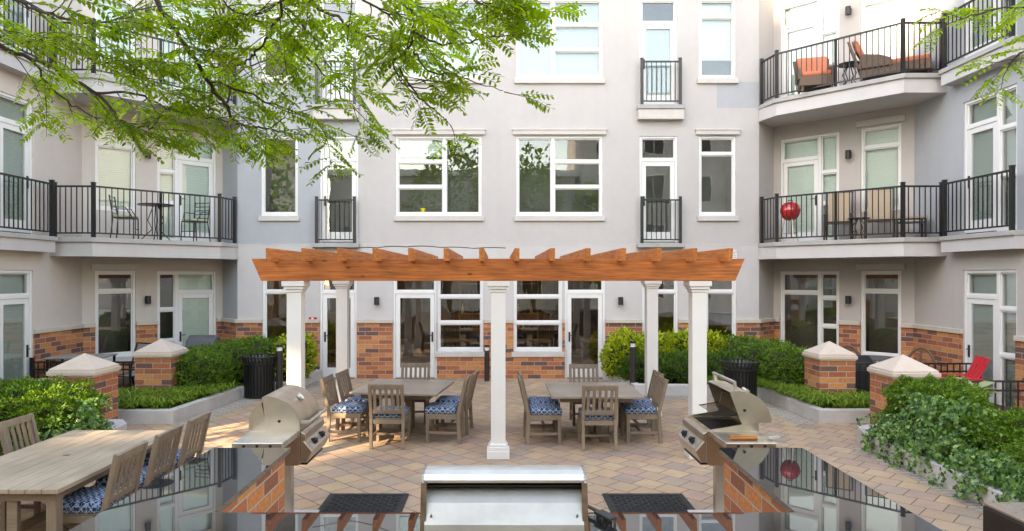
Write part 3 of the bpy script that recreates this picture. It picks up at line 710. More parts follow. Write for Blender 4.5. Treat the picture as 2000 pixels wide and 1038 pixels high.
# ------------------------------------------------------------------ dining furniture
def slat_chair(label, group):
    r = thing('dining_chair', (0,0,0), 0, label, 'chair', group)        # faces +y, back at -y
    W = .255; b0, b1 = -.24, .25; t = .045
    for s in (-1, 1):
        m = MB(); x = s*(W-t/2)
        m.bar((x, b0-.02, 0), (x, b0+.005, .44), t, .055, up=(0,1,0)); m.bar((x, b0+.005, .435), (x, b0-.115, .955), t, .05, up=(0,1,0))
        m.build('rear_leg', M['chairwood'], r, bevel=.006)
        MB().box(x-t/2, b1-.05, 0, x+t/2, b1, .42).build('front_leg', M['chairwood'], r, bevel=.006)
    f = MB(); f.box(-W+t, b1-.042, .36, W-t, b1-.006, .42); f.box(-W+t, b0-.01, .36, W-t, b0+.03, .42)
    for s in (-1, 1): f.box(s*(W-.006), b0+.03, .36, s*(W-t+.006), b1-.05, .42)
    f.box(-W+.02, b0+.03, .42, W-.02, b1+.012, .437); f.build('seat_frame', M['chairwoodx'], r, bevel=.005)
    bk = MB()
    def by(z): return b0+.005 - .12*(z-.435)/.52
    bk.bar((-W+t, by(.915), .915), (W-t, by(.915), .915), .03, .075, up=(0,-.22,1))
    bk.bar((-W+t, by(.545), .545), (W-t, by(.545), .545), .028, .06, up=(0,-.22,1))
    for i in range(5):
        x = -W+t + (2*W-2*t)*(i+.5)/5 * 1.0; bk.bar((x, by(.57), .57), (x, by(.885), .885), .043, .016, up=(0,1,.2))
    bk.build('backrest', M['chairwood'], r, bevel=.004)
    st = MB()
    for s in (-1, 1): st.box(s*(W-.010), b0+.02, .135, s*(W-t+.010), b1-.05, .175)
    st.box(-W+t, .0, .14, W-t, .035, .172); st.build('stretcher', M['chairwoodx'], r, bevel=.004)
    n = 12; v = []; fcs = []
    cw, cy0, cy1 = .245, b0+.035, b1+.02                                 # box cushion, slightly crowned
    g = MB(); prof = [(0,.438),(.012,.438),(.02,.45)]
    N = 13
    for layer, (z, e) in enumerate([(.438,.015),(.452,0),(.49,0),(.506,.012)]):
        pass
    rings = [(.438,.016),(.452,.003),(.475,0),(.508,.004),(.528,.018),(.536,.05)]
    def ring(z, e):
        x, a, b = cw-e, cy0+e, cy1-e; rr = .035; out = []
        for cx, cyy, s0 in ((x-rr, b-rr, 0), (-x+rr, b-rr, 90), (-x+rr, a+rr, 180), (x-rr, a+rr, 270)):
            for k in range(5): out.append((cx+rr*math.cos(R(s0+22.5*k)), cyy+rr*math.sin(R(s0+22.5*k)), z))
        return out
    vv = []; ff = []
    for z, e in rings: vv += ring(z, e)
    K = 20
    for i in range(len(rings)-1):
        for k in range(K): ff.append((i*K+k, i*K+(k+1)%K, (i+1)*K+(k+1)%K, (i+1)*K+k))
    ff += [tuple(range(K))[::-1], tuple(range((len(rings)-1)*K, len(rings)*K))]
    g.add(vv, ff); g.build('cushion', M['cushion'], r, smooth=True); return r
G1 = 'slatted chairs round the left square table'; G2 = 'slatted chairs round the right square table'; G3 = 'slatted chairs along the long table'
c0 = slat_chair('slatted chair with its back to the viewer, at near side of left square table', G1)
c0.location = (-1.60, 10.13, 0); c0.rotation_euler.z = R(-2)
for x, y, a, l, g in [
    (-2.30, 10.52, -94, 'slatted chair at left side of left square table, the nearer of the pair', G1),
    (-2.20, 11.10, -96, 'slatted chair at left side of left square table, the farther, by the white column', G1),
    (-1.47, 11.83, 180, 'slatted chair at far side of left square table, before the glass door', G1),
    (-.82, 10.45, 86, 'slatted chair at right side of left square table, nearer the centre column', G1),
    (-.72, 11.05, 84, 'slatted chair at right side of left square table, the farther, tucked behind', G1),
    (1.45, 10.03, 0, 'slatted chair with its back to the viewer, at near side of right square table', G2),
    (.68, 10.38, -88, 'slatted chair at left side of right square table, the nearer of the pair', G2),
    (.70, 10.96, -88, 'slatted chair at left side of right square table, hidden behind the nearer', G2),
    (1.50, 11.65, 180, 'slatted chair at far side of right square table, before the glass door', G2),
    (2.17, 10.45, 90, 'slatted chair at right side of right square table, nearer the open grill', G2),
    (2.24, 11.03, 92, 'slatted chair at right side of right square table, the farther of the pair', G2),
    (-3.66, 6.16, 90, 'slatted chair at long table, nearest one, blue cushion fully in view', G3),
    (-3.66, 6.87, 90, 'slatted chair at long table, middle one of three beside the counter', G3),
    (-3.66, 7.57, 90, 'slatted chair at long table, farthest of three beside the counter', G3),
    (-4.92, 7.46, -90, 'slatted chair on the far side of long table, against the yew', G3),
    (-4.92, 6.72, -90, 'slatted chair mostly out of frame on the far side of long table', G3)]:
    dup(c0, (x, y, 0), R(a), l, g)
def square_table(x, y, rz, label):
    r = thing('square_table', (x, y, 0), rz, label, 'table', 'square patio tables'); mb = MB(); h = .68
    mb.box(-h, -h, .705, h, h, .74); mb.build('tabletop', M['tablegrey'], r, bevel=.006)
    MB().box(-h+.14, -h+.14, .63, h-.14, -h+.18, .704).box(-h+.14, h-.18, .63, h-.14, h-.14, .704).box(-h+.14,-h+.18,.63,-h+.18,h-.18,.704).box(h-.18,-h+.18,.63,h-.14,h-.18,.704).build('apron', M['chairwoodx'], r)
    p = MB()
    for a in (-1,1):
        for b in (-1,1): p.box(a*.09-.045, b*.09-.045, .06, a*.09+.045, b*.09+.045, .63)
    p.box(-.16,-.16,.58,.16,.16,.63); p.build('pedestal', M['chairwood'], r, bevel=.006)
    MB().box(-.42,-.05,0,.42,.05,.06).box(-.05,-.42,.004,.05,.42,.064).build('foot', M['chairwoodx'], r, bevel=.006)
square_table(-1.50, 10.95, R(-8), 'square grey-brown wooden table left of the centre column')
square_table(1.46, 10.65, 0, 'square grey-brown wooden table right of the centre column')
r = thing('long_table', (-4.25, 6.72, 0), 0, 'long weathered plank table with umbrella hole, at left front', 'table')
mb = MB(); n = 9; w = 1.24/n
for i in range(n):
    x = -.62 + i*w
    if i == 4:
        mb.box(x+.0025, -1.09, .702, x+w-.0025, -.035, .74); mb.box(x+.0025, .035, .702, x+w-.0025, 1.09, .74)
        mb.box(x+.0025, -.035, .702, -.035, .035, .74); mb.box(.035, -.035, .702, x+w-.0025, .035, .74)
    else: mb.box(x+.0025, -1.09, .702, x+w-.0025, 1.09, .74)
mb.build('tabletop', M['tablewood'], r, bevel=.004)
MB().cyl((0,0,.70),(0,0,.715),.034,n=20).build('hole_cover', M['black'], r)
ap = MB()
for x in (-.5,.5): ap.box(x-.018,-.98,.61,x+.018,.98,.70)
for y in (-.98,0,.98): ap.box(-.5,y-.018,.615,.5,y+.018,.698)
ap.build('apron', M['chairwoodx'], r)
for sx in (-1,1):
    for sy in (-1,1): MB().box(sx*.5-.045, sy*.95-.045, 0, sx*.5+.045, sy*.95+.045, .69).build('leg', M['chairwood'], r, bevel=.006)
bs = MB()
for sy in (-1,1): bs.box(-.455, sy*.95-.03, .22, .455, sy*.95+.03, .30); bs.box(-.2, sy*.95-.025, .3, -.11, sy*.95+.025, .69); bs.box(.11, sy*.95-.025, .3, .2, sy*.95+.025, .69)
bs.box(-.04,-.92,.23,.04,.92,.29); bs.build('stretcher', M['chairwoodx'], r, bevel=.005)

# ------------------------------------------------------------------ outdoor kitchen
kt = thing('kitchen_counter', (0, 4.5, 0), 0, 'U-shaped brick counter with polished black granite top in the foreground', 'counter')
CT = 1.0
poly = [(-2.49,5.97),(-1.815,5.97),(-1.805,4.335),(1.89,4.335),(1.925,5.97),(2.66,5.97),(2.60,2.9),(-2.56,2.9)]
gx0, gx1, gy0 = -.455, .525, 3.4                      # cut-out for the built-in grill
top = MB()
def slab(q): top.prism([(x, y-4.5) for x, y in q], CT-.04, CT)
slab([(-2.49,5.97),(-1.815,5.97),(-1.805,4.335),(-1.803,2.9),(-2.56,2.9)])
slab([(1.925,5.97),(2.66,5.97),(2.60,2.9),(1.888,2.9),(1.89,4.335)])
slab([(-1.803,2.9),(-1.805,4.335),(gx0,4.335),(gx0,2.9)]); slab([(gx1,2.9),(gx1,4.335),(1.89,4.335),(1.888,2.9)]); slab([(gx0,4.29),(gx0,4.335),(gx1,4.335),(gx1,4.29)])
top.build('countertop', M['granite'], kt)
bb = MB()
bb.prism([(x, y-4.5) for x, y in [(-2.45,5.93),(-1.855,5.93),(-1.85,4.29),(-1.85,2.9),(-2.5,2.9)]], 0, CT-.041)
bb.prism([(x, y-4.5) for x, y in [(1.965,5.93),(2.62,5.93),(2.56,2.9),(1.93,2.9),(1.93,4.29)]], 0, CT-.041)
bb.prism([(x, y-4.5) for x, y in [(-1.85,4.29),(gx0-.002,4.29),(gx0-.002,2.9),(-1.85,2.9)]], 0, CT-.041)
bb.prism([(x, y-4.5) for x, y in [(gx1+.002,4.29),(1.93,4.29),(1.93,2.9),(gx1+.002,2.9)]], 0, CT-.041)
bb.prism([(x, y-4.5) for x, y in [(gx0-.002,4.29),(gx1+.002,4.29),(gx1+.002,3.95),(gx0-.002,3.95)]], 0, .62)
bb.build('brick_base', M['brick_big'], kt)

def hood_profile(): return [(0,0),(.008,.09),(.05,.19),(.13,.275),(.24,.325),(.335,.335),(.37,.325)]
def grill(x, y, rz, label, shelf, opened):
    """pedestal gas grill, controls on -y, 0.72 m long in x; z measured from the fire-box rim at 1.0 m"""
    r = thing('gas_grill', (x, y, 0), rz, label, 'grill'); W = .36; Z = 1.0; D = .50; S = M['steel']
    MB().box(-.045, .18, .03, .045, .30, .70).build('pedestal', M['steelw'], r, bevel=.006)
    MB().box(-.25, -.03, 0, .25, .46, .028).build('base_plate', M['trim'], r, bevel=.006)
    b = MB()                                            # fire box: walls and floor, open on top
    b.prism_x([(.0,Z),(.0,.68),(.03,.66),(D,.66),(D,Z)], -W, -W+.02).prism_x([(.0,Z),(.0,.68),(.03,.66),(D,.66),(D,Z)], W-.02, W)
    b.box(-W+.02, .0, .68, W-.02, .02, Z-.01); b.box(-W+.02, D-.02, .66, W-.02, D, Z); b.box(-W+.02, .02, .66, W-.02, D-.02, .70)
    body = b.build('firebox', S, r, bevel=.004)
    g = MB(); g.box(-W+.022, .022, .93, W-.022, D-.022, .945)
    for i in range(20):
        xx = -W+.05+i*(2*W-.1)/19; g.box(xx-.008, .03, .945, xx+.008, D-.03, .972)
    g.build('cooking_grate', M['grate'], r)
    p = MB(); p.prism_x([(-.004,Z-.01),(-.045,Z-.03),(-.05,.91),(-.03,.90),(-.115,.80),(-.06,.69),(-.004,.69)], -W, W)
    pn = p.build('control_panel', S, r, bevel=.005)
    pl = MB(); d = Vector((0,-.085,-.10)).normalized(); nn = Vector((0,-.10,.085)).normalized()
    a0 = Vector((0,-.03,.90)) + nn*.001; q = []
    for xx, u in ((-W+.08,.02),(W-.08,.02),(W-.08,.115),(-W+.08,.115)): q.append(a0 + d*u + Vector((xx,0,0)))
    pl.add([v+nn*.004 for v in q]+[v for v in q], [(0,1,2,3),(4,7,6,5),(0,4,5,1),(1,5,6,2),(2,6,7,3),(3,7,4,0)]); pl.build('label_plate', M['steelw'], pn)
    for xx in (-.16, .12):
        k = MB(); c = a0 + d*.066 + Vector((xx,0,0)); k.cyl(c, c+nn*.015, .038, .036, 16); k.cyl(c+nn*.014, c+nn*.04, .028, .024, 16)
        k.build('knob', M['blackplastic'], pn)
        k2 = MB(); c2 = c + Vector((.062,0,0)); k2.box(c2.x-.004, c2.y-.03, c2.z-.03, c2.x+.004, c2.y-.001, c2.z+.02); k2.build('knob', M['blackplastic'], pn)
    MB().box(-W+.06, -.05, .655, W-.06, .1, .672).build('drip_tray', M['black'], r)
    # fixed rear part of the hood
    rear_prof = [(D,0),(D,.10),(.475,.185),(.43,.24),(.38,.275),(.36,.2),(.33,.06),(.02,.006),(.02,0)]
    h = MB()
    for s in (-1,1): h.prism_x([(yy, Z+zz) for yy, zz in rear_prof], s*(W-.002), s*(W-.016))
    for i in range(4):
        (ya, za), (yb, zb_) = rear_prof[i], rear_prof[i+1]
        h.prism_x([(ya,Z+za),(yb,Z+zb_),(yb-.012,Z+zb_-.008),(ya-.012,Z+za-.004)], -W+.016, W-.016)
    h.build('hood_back', S, r, smooth=True)
    # lid
    lid = MB(); pr = hood_profile(); side = pr + [(.33,.055),(.30,.035),(.02,.0)]
    for s in (-1,1): lid.prism_x([(yy, zz) for yy, zz in side], s*(W+.006), s*(W-.008))
    prs = []
    for i in range(len(pr)-1):                          # smooth the skin
        for k in range(3): prs.append((pr[i][0]+(pr[i+1][0]-pr[i][0])*k/3, pr[i][1]+(pr[i+1][1]-pr[i][1])*k/3))
    prs.append(pr[-1]); vv = []; ff = []; n = len(prs)
    for xx in (-W-.004, W+.004):
        for yy, zz in prs: vv.append((xx, yy, zz))
        for yy, zz in prs: vv.append((xx*.985, yy+.008, zz-.008 if zz > .02 else zz))
    for i in range(n-1):
        ff.append((i, 2*n+i, 2*n+i+1, i+1)); ff.append((n+i, n+i+1, 3*n+i+1, 3*n+i))
    lid.mi = 0; lid.add(vv, ff[0::2]); lid.mi = 1; lid.add(vv, ff[1::2]); lid.mi = 0
    lo = lid.build('lid', [S, M['soot']], r, (0, .345, Z+.05), smooth=True)
    for v in lo.data.vertices: v.co.y -= .345; v.co.z -= .05
    if opened: lo.rotation_euler = (R(-77), 0, 0)
    hb = MB(); o = Vector((0,-.345,-.05))
    hb.tube([Vector((-W+.03,-.075,.075))+o, Vector((W-.03,-.075,.075))+o], .016, 12)
    for s in (-1,1): hb.box(s*(W-.05)-.014, -.345-.08, .012, s*(W-.05)+.014, -.345+.012, .04)
    hb.build('lid_handle', M['steelw'], lo, smooth=True)
    th = MB(); c = Vector((0,.105-.345,.262-.05)); nm = Vector((0,-.72,.69)); th.cyl(c, c+nm*.018, .042, .042, 20); th.mi = 1; th.cyl(c+nm*.018, c+nm*.020, .034, .034, 20)
    th.build('thermometer', [M['steelw'], M['white']], lo, smooth=True)
    for s in (-1,1): MB().cyl((s*(W+.006), -.345+.20, .045), (s*(W+.02), -.345+.20, .045), .013, n=12).build('hinge_bolt', M['black'], lo)
    if opened:
        rk = MB()
        for i in range(9): rk.bar((-W+.03, .13+i*.022, 1.12+i*.004), (W-.03, .13+i*.022, 1.12+i*.004), .006, .006)
        for s in (-1,1): rk.bar((s*(W-.03), .12, 1.12), (s*(W-.03), .33, 1.155), .009, .009)
        rk.build('warming_rack', M['grate'], r)
        MB().box(-W+.021, .022, .974, W-.021, .06, .99).box(W-.08, .06, .974, W-.021, D-.03, .99).build('greasy_rim', M['grease'], r)
    sx0, sx1 = (W+.003, W+.48) if shelf > 0 else (-W-.48, -W-.003)
    s = MB(); s.box(sx0, .02, Z-.06, sx1, D-.02, Z+.0); so_ = s.build('side_shelf', M['steelw'] if not opened else S, r, bevel=.008)
    e = MB(); xx = sx1+.001 if shelf > 0 else sx0-.001
    for yy in (.13, .25, .37): e.cyl((xx, yy, Z-.03), (xx+.003*shelf, yy, Z-.03), .014, n=14)
    e.build('tool_notch', M['soot'], so_)
    return r
grill(-1.92, 6.98, R(90), 'stainless gas grill with its lid closed, at left counter end', -1, False)
grill(2.03, 6.98, R(-90), 'stainless gas grill with its lid open, at right counter end', 1, True)
for i, (dx, dy, l) in enumerate([(.0, .0, 'grill tool with orange wooden handle, the one lying nearer the shelf edge'), (.02, .09, 'grill tool with orange wooden handle, the one lying farther back')]):
    r = thing('grill_tool', (2.12+dx, 6.24+dy, 1.001), R(2 - 6*i), l, 'grill tool', 'wooden handled grill tools')
    MB().cyl((0,0,.014),(.25,0,.014),.012,.014,10).build('handle', M['orange'], r, smooth=True)
    t = MB(); t.box(.25,-.005,.010,.36,.005,.018); t.add([(.36,-.02,.012),(.46,-.04,.02),(.46,.04,.02),(.36,.02,.012),(.36,-.02,.016),(.46,-.04,.024),(.46,.04,.024),(.36,.02,.016)], [(0,3,2,1),(4,5,6,7),(0,1,5,4),(1,2,6,5),(2,3,7,6),(3,0,4,7)]); t.build('blade', M['steelw'], r)
# built-in grill in the cross counter, seen from behind
r = thing('built_in_grill', (.035, 4.05, 1.0), 0, 'built-in stainless grill seen from behind, hood closed, in front counter', 'grill')
W = .485
arc = [(.30,.10),(.295,.20),(.26,.28),(.20,.325),(.10,.342),(.035,.340),(-.01,.328),(-.03,.296)]
h = MB(); n = len(arc); vv = []; ff = []
fine = []
for i in range(n-1):
    for k in range(4): fine.append((arc[i][0]+(arc[i+1][0]-arc[i][0])*k/4, arc[i][1]+(arc[i+1][1]-arc[i][1])*k/4))
fine.append(arc[-1]); n = len(fine)
for x in (-W, W): vv += [(x, y, z) for y, z in fine]
for i in range(n-1): ff.append((i, n+i, n+i+1, i+1))
h.add(vv, ff); inn = [(y*.93+.004, z*.985-.008) for y, z in fine]
h.mi = 1; o = len(h.v); vv = []
for x in (-W+.01, W-.01): vv += [(x, y, z) for y, z in inn]
h.add(vv, [(i, i+1, n+i+1, n+i) for i in range(n-1)]); h.mi = 0
h.box(-W, -.034, .284, W, -.022, .298)
h.build('hood', [M['steelw'], M['soot']], r, smooth=True)
for s in (-1,1):
    q = MB(); q.prism_x([(y, z) for y, z in fine[::2]] + [(-.045,.285),(-.10,.02),(-.10,-.03),(.30,-.03)], s*W, s*(W-.014)); q.build('side_plate', M['steel'], r)
    q = MB(); q.prism_x([(-.031,.29),(-.048,.285),(-.104,.0),(-.088,.0)], s*(W+.003), s*(W-.03)); q.build('rusty_edge', M['rust'], r)
bp = MB(); bp.prism_x([(.05,.232),(.04,.232),(-.03,.165),(-.10,.06),(-.115,-.01),(-.10,-.02)], -W+.022, W-.022)
b_ = bp.build('back_panel', M['steelp'], r)
for x in (-W+.06, W-.06):
    MB().cyl((x,-.075,.108),(x,-.085,.104),.007,n=10).build('screw', M['steel'], b_)
MB().box(-W+.02, .05, .0, W-.02, .28, .1).box(-W+.03,.03,.2,W-.03,.24,.215).build('firebox', M['soot'], r)
MB().tube([(-W+.02,.005,.255),(W-.02,.005,.255)], .008, 8).build('hinge_rod', M['soot'], r)
r = thing('scrub_brush', (.62, 4.24, 1.0), R(-62), 'small black scrub brush lying on counter right of built-in grill', 'brush')
MB().box(.0,-.035,.03,.15,.035,.05).box(-.12,-.014,.032,.0,.014,.048).build('handle', M['blackplastic'], r, bevel=.006)
br = MB()
for i in range(60):
    x = random.uniform(.005,.145); y = random.uniform(-.03,.03); br.cyl((x,y,.03),(x+random.uniform(-.006,.006),y+random.uniform(-.006,.006),.001),.0025,n=5)
br.build('bristles', M['black'], r)
r = thing('side_cabinet', (3.54, 4.31, 0), 0, 'black cabinet with tan top and raised black lid at right edge', 'cabinet')
MB().box(-.30,-.9,.02,.9,.26,.97).build('body', M['blackplastic'], r, bevel=.012)
MB().box(-.295,-.9,.971,.9,.255,.99).build('tabletop', M['tanmetal'], r, bevel=.005)
MB().box(-.02,-.9,.991,.9,.2,1.02).box(.03,-.9,1.02,.9,.17,1.075).build('lid', M['black'], r, bevel=.01)
def mat_rug(x0, x1, label):
    r = MB(); y0, y1 = 6.75, 7.8; r.box(x0, y0, .004, x1, y1, .014)
    r.box(x0, y0, .014, x1, y0+.06, .019).box(x0, y1-.06, .014, x1, y1, .019).box(x0, y0+.06, .014, x0+.06, y1-.06, .019).box(x1-.06, y0+.06, .014, x1, y1-.06, .019)
    nx = 14; ny = 16
    for i in range(nx):
        for j in range(ny):
            x = x0+.07+(x1-x0-.14)*i/nx; y = y0+.07+(y1-y0-.14)*j/ny; dx = (x1-x0-.14)/nx; dy = (y1-y0-.14)/ny
            if (i+j) % 2: r.box(x+.006, y+.012, .014, x+dx-.006, y+dy*.42, .020).box(x+.006, y+dy*.58, .014, x+dx-.006, y+dy-.01, .020)
            else: r.box(x+.012, y+.006, .014, x+dx*.42, y+dy-.006, .020).box(x+dx*.58, y+.006, .014, x+dx-.012, y+dy-.006, .020)
    return tag(r.build('rubber_mat', M['mat']), label, 'floor mat', 'black rubber floor mats')
mat_rug(-1.92, -1.02, 'black rubber floor mat on pavers, left of built-in grill'); mat_rug(1.19, 2.10, 'black rubber floor mat on pavers, right of built-in grill')

# ------------------------------------------------------------------ bins, bollards, lamps
def trash_can(x, y, label):
    r = thing('trash_can', (x, y, 0), 0, label, 'trash can', 'black slatted trash cans')
    MB().lathe([(.26,.03),(.275,.05),(.275,.70),(.255,.70),(.255,.06)], 28).build('liner', M['blackplastic'], r, smooth=True)
    s = MB(); n = 30
    for i in range(n):
        a = 2*math.pi*i/n; c, d = math.cos(a), math.sin(a)
        def P(rr, z): return (rr*c, rr*d, z)
        pts = [P(.30,.02), P(.302,.60), P(.31,.70), P(.345,.79), P(.37,.84)]
        for k in range(4): s.bar(pts[k], pts[k+1], .036, .008, up=(c, d, 0))
    s.build('slats', M['black'], r)
    rm = MB()
    for rr, z in ((.30,.03),(.313,.70),(.372,.845)):
        rm.tube([(rr*math.cos(2*math.pi*k/32), rr*math.sin(2*math.pi*k/32), z) for k in range(33)], .013, 6, False)
    build_split(rm, 'rim', M['black'], r, smooth=True)
trash_can(-4.95, 14.15, 'black slatted trash can by the left hedge'); trash_can(4.72, 13.3, 'black slatted trash can behind the open grill')
def bollard(x, y, z, h, label, w=.055):
    r = thing('bollard_light', (x, y, z), 0, label, 'bollard', 'dark bollard lights')
    MB().cyl((0,0,0),(0,0,h-.13),w,n=20).cyl((0,0,h-.05),(0,0,h),w,n=20).build('post', M['railbrown'], r, smooth=True)
    MB().cyl((0,0,h-.131),(0,0,h-.049),w*.8,n=20).build('lens', M['blind'], r, smooth=True)
bollard(-4.55, 14.2, 0, 1.08, 'dark bollard light beside the left trash can', .07); bollard(2.88, 14.6, .17, .95, 'dark bollard light among the golden shrubs', .065); bollard(-.27, 16.3, 0, .86, 'dark bollard light behind centre column against brick', .06)
def wall_lamp(loc, rz, label):
    r = thing('wall_lamp', loc, rz, label, 'wall lamp', 'dark wall lamps')
    MB().box(-.045,-.02,-.07,.045,0,.07).build('backplate', M['lampdark'], r, bevel=.004)
    MB().cyl((0,-.10,-.095),(0,-.10,.095),.06,n=20).box(-.02,-.06,-.02,.02,-.02,.02).build('shade', M['lampdark'], r, smooth=True)
wall_lamp((bx(737), WY, 1.9), 0, 'dark wall lamp left of the common room doors'); wall_lamp((bx(1211), WY, 1.9), 0, 'dark wall lamp right of the common room doors')
for s, sl_ in ((1,'right'),(-1,'left')):
    t = 1.80; x = C1[0]+t*.7071; y = C1[1]-t*.7071
    for z, fl in ((1.95,'ground floor patio'),(5.35,'second floor balcony'),(8.71,'top balcony')):
        wall_lamp((s*x, y, z), R(-45*s), f'dark wall lamp over the {sl_} {fl}')
r = thing('alarm_box', (bx(612), WY-.02, 1.47), 0, 'small red alarm box on the wall left of the glass door', 'alarm')
MB().box(-.1,-.045,-.03,.1,0,.03).build('housing', M['red'], r, bevel=.006); MB().box(-.03,-.06,-.02,.03,-.045,.02).build('lens', M['white'], r)

# ------------------------------------------------------------------ foliage
def leaf_mesh(name, P, D, N, Ln, Wd, mat, parent=None, shape='hex', loc=(0,0,0)):
    P = np.asarray(P, float); n = len(P)
    D = D / np.maximum(np.linalg.norm(D, axis=1, keepdims=True), 1e-9)
    S = np.cross(D, N); S /= np.maximum(np.linalg.norm(S, axis=1, keepdims=True), 1e-9); U = np.cross(S, D)
    Ln = np.broadcast_to(np.asarray(Ln, float), (n,))[:, None]; Wd = np.broadcast_to(np.asarray(Wd, float), (n,))[:, None]
    prof = {'hex': [(0,0),(.28,.46),(.68,.44),(1,0),(.68,-.44),(.28,-.46)], 'quad': [(0,0),(.45,.5),(1,0),(.45,-.5)],
            'ivy': [(0,0),(-.12,.42),(.30,.36),(.45,.60),(.62,.24),(1,0),(.62,-.24),(.45,-.60),(.30,-.36),(-.12,-.42)],
            'clump': [(0,.1),(.2,.5),(.5,.3),(.8,.45),(1,0),(.75,-.4),(.45,-.3),(.2,-.5)]}[shape]
    k = len(prof); V = np.empty((n, k, 3))
    for i, (a, b) in enumerate(prof): V[:, i] = P + D*Ln*a + S*Wd*b + U*(Ln*(-.10*a*a) + Wd*.18*abs(b)*2)
    me = bpy.data.meshes.new(name); me.vertices.add(n*k); me.vertices.foreach_set('co', V.ravel())
    me.loops.add(n*k); me.loops.foreach_set('vertex_index', np.arange(n*k, dtype=np.int32))
    me.polygons.add(n); me.polygons.foreach_set('loop_start', np.arange(0, n*k, k, dtype=np.int32)); me.polygons.foreach_set('loop_total', np.full(n, k, dtype=np.int32))
    me.update(calc_edges=True); me.materials.append(mat)
    o = bpy.data.objects.new(name, me); COL.objects.link(o); o.location = loc
    if parent: o.parent = parent
    return o
def rdir(n):
    d = rng.normal(size=(n, 3)); return d / np.linalg.norm(d, axis=1, keepdims=True)
def lump_fn(seed, amp, freq):
    g = np.random.default_rng(seed); ks = g.normal(size=(9, 3))*freq; ph = g.uniform(0, 6.28, 9)
    return lambda d: 1 + amp*np.sin(d@ks.T+ph).mean(1)*2.0
def shrub(name, c, r, n, mat, label, cat, group=None, leaf=(.055,.018), shape='quad', power=2.6, amp=.13, freq=4.2, zmin=.17, up=.35, seed=0, ivy=None):
    """a bush: leafy shell over dark inner stems; r = radii, c = centre"""
    lf = lump_fn(seed, amp, freq); fine = lump_fn(seed+50, amp*1.0, freq*3.6)
    d = rdir(int(n*1.6)); q = d / ((np.abs(d)**power).sum(1)**(1/power))[:, None]
    rad = lf(d)*fine(d)*(1 - rng.exponential(.07, len(d)).clip(0, .3))
    stray = rng.random(len(d)) < .05; rad = rad*(1 + stray*rng.uniform(.0, .09, len(d)))
    p = q*rad[:, None]*np.array(r) + np.array(c); keep = p[:, 2] > zmin; p = p[keep][:n]; d = d[keep][:n]
    D = d*.9 + rdir(len(p))*.75 + np.array([0, 0, up]); N = d + rdir(len(p))*.7
    base = np.array([c[0], c[1], 0.])
    o = leaf_mesh(name, p-base, D, N, rng.uniform(.7, 1.3, len(p))*leaf[0], rng.uniform(.8, 1.2, len(p))*leaf[1], mat, None, shape, tuple(base))
    tag(o, label, cat, group)
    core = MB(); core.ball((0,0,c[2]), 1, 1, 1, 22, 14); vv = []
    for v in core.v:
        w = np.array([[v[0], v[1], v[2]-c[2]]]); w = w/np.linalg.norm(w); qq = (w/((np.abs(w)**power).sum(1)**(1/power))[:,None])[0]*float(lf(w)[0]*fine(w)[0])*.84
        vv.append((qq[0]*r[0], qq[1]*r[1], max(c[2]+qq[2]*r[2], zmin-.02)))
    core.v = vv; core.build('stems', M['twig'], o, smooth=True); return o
YG = 'clipped dark green yews'
for i, (c, r, l, n) in enumerate([
    ((-6.42, 9.6, .50), (.74,.66,.50), 'large green yew at left front, hiding a pillar base', 15000),
    ((-7.35, 9.2, .50), (.72,.8,.46), 'green yew cut off by the left picture edge', 9000),
    ((-6.02, 13.75, .56), (.52,.60,.42), 'yew right of the left pillar, lowest of the hedge', 6500),
    ((-5.88, 14.65, .60), (.56,.62,.45), 'middle yew of the left hedge, behind the trash can', 6500),
    ((-5.50, 15.5, .60), (.53,.60,.46), 'farthest yew of the left hedge, by the brick corner', 6000),
    ((5.95, 13.95, .58), (.50,.60,.44), 'yew touching the right free-standing pillar', 6500),
    ((5.85, 14.8, .60), (.54,.60,.45), 'middle yew of the right hedge, behind the trash can', 6500),
    ((5.55, 15.6, .62), (.50,.58,.46), 'farthest yew of the right hedge, below the brick corner', 6000),
    ((6.14, 9.6, .55), (.54,.66,.50), 'large yew with ivy in it, at right against a pillar', 14000),
    ((6.60, 8.45, .38), (.76,.66,.40), 'yew behind trailing ivy, second from the right pillar', 12000),
    ((6.45, 7.2, .44), (.80,.72,.44), 'yew cut off by the right picture edge', 11000)]):
    shrub('yew_shrub', c, r, int(n*1.9), M['yew'], l, 'shrub', YG, (.045,.018), up=.15, amp=.16, freq=4.6, seed=i*3+1, power=3.0 if 2 <= i < 8 else 2.5)
GG = 'golden leaved shrubs'
for i, (c, r, l, n) in enumerate([
    ((2.93, 15.75, .64), (.48,.5,.52), 'golden shrub left of the bollard, by the door', 4200), ((3.62, 15.95, .62), (.50,.45,.50), 'golden shrub between the two right rear columns, behind bollard', 3600),
    ((4.35, 15.9, .66), (.50,.45,.54), 'golden shrub under the tall window, right of the rear column', 3800), ((5.0, 15.85, .60), (.42,.45,.50), 'golden shrub by the right corner column, next to the yew', 3200),
    ((-4.62, 15.5, .66), (.42,.45,.52), 'small golden shrub beside the left column, behind a bollard', 2600)]):
    shrub('golden_shrub', c, r, n, M['gold'], l, 'shrub', GG, (.075,.045), 'hex', 2.2, .2, 4.5, seed=90+i, up=.6)
for i, (c, r, l, n) in enumerate([
    ((3.25, 15.1, .40), (.52,.42,.34), 'low green shrub left of right rear column, under golden shrub', 3800), ((4.15, 15.05, .42), (.55,.42,.36), 'low green shrub in front of golden shrubs, between the right columns', 3800), ((4.95, 15.0, .42), (.5,.42,.36), 'low green shrub beside the right trash can kerb', 3400)]):
    shrub('low_shrub', c, r, n, M['yewd'], l, 'shrub', 'low green shrubs', (.10,.02), 'quad', 2.3, .2, 5, seed=140+i, up=.8)

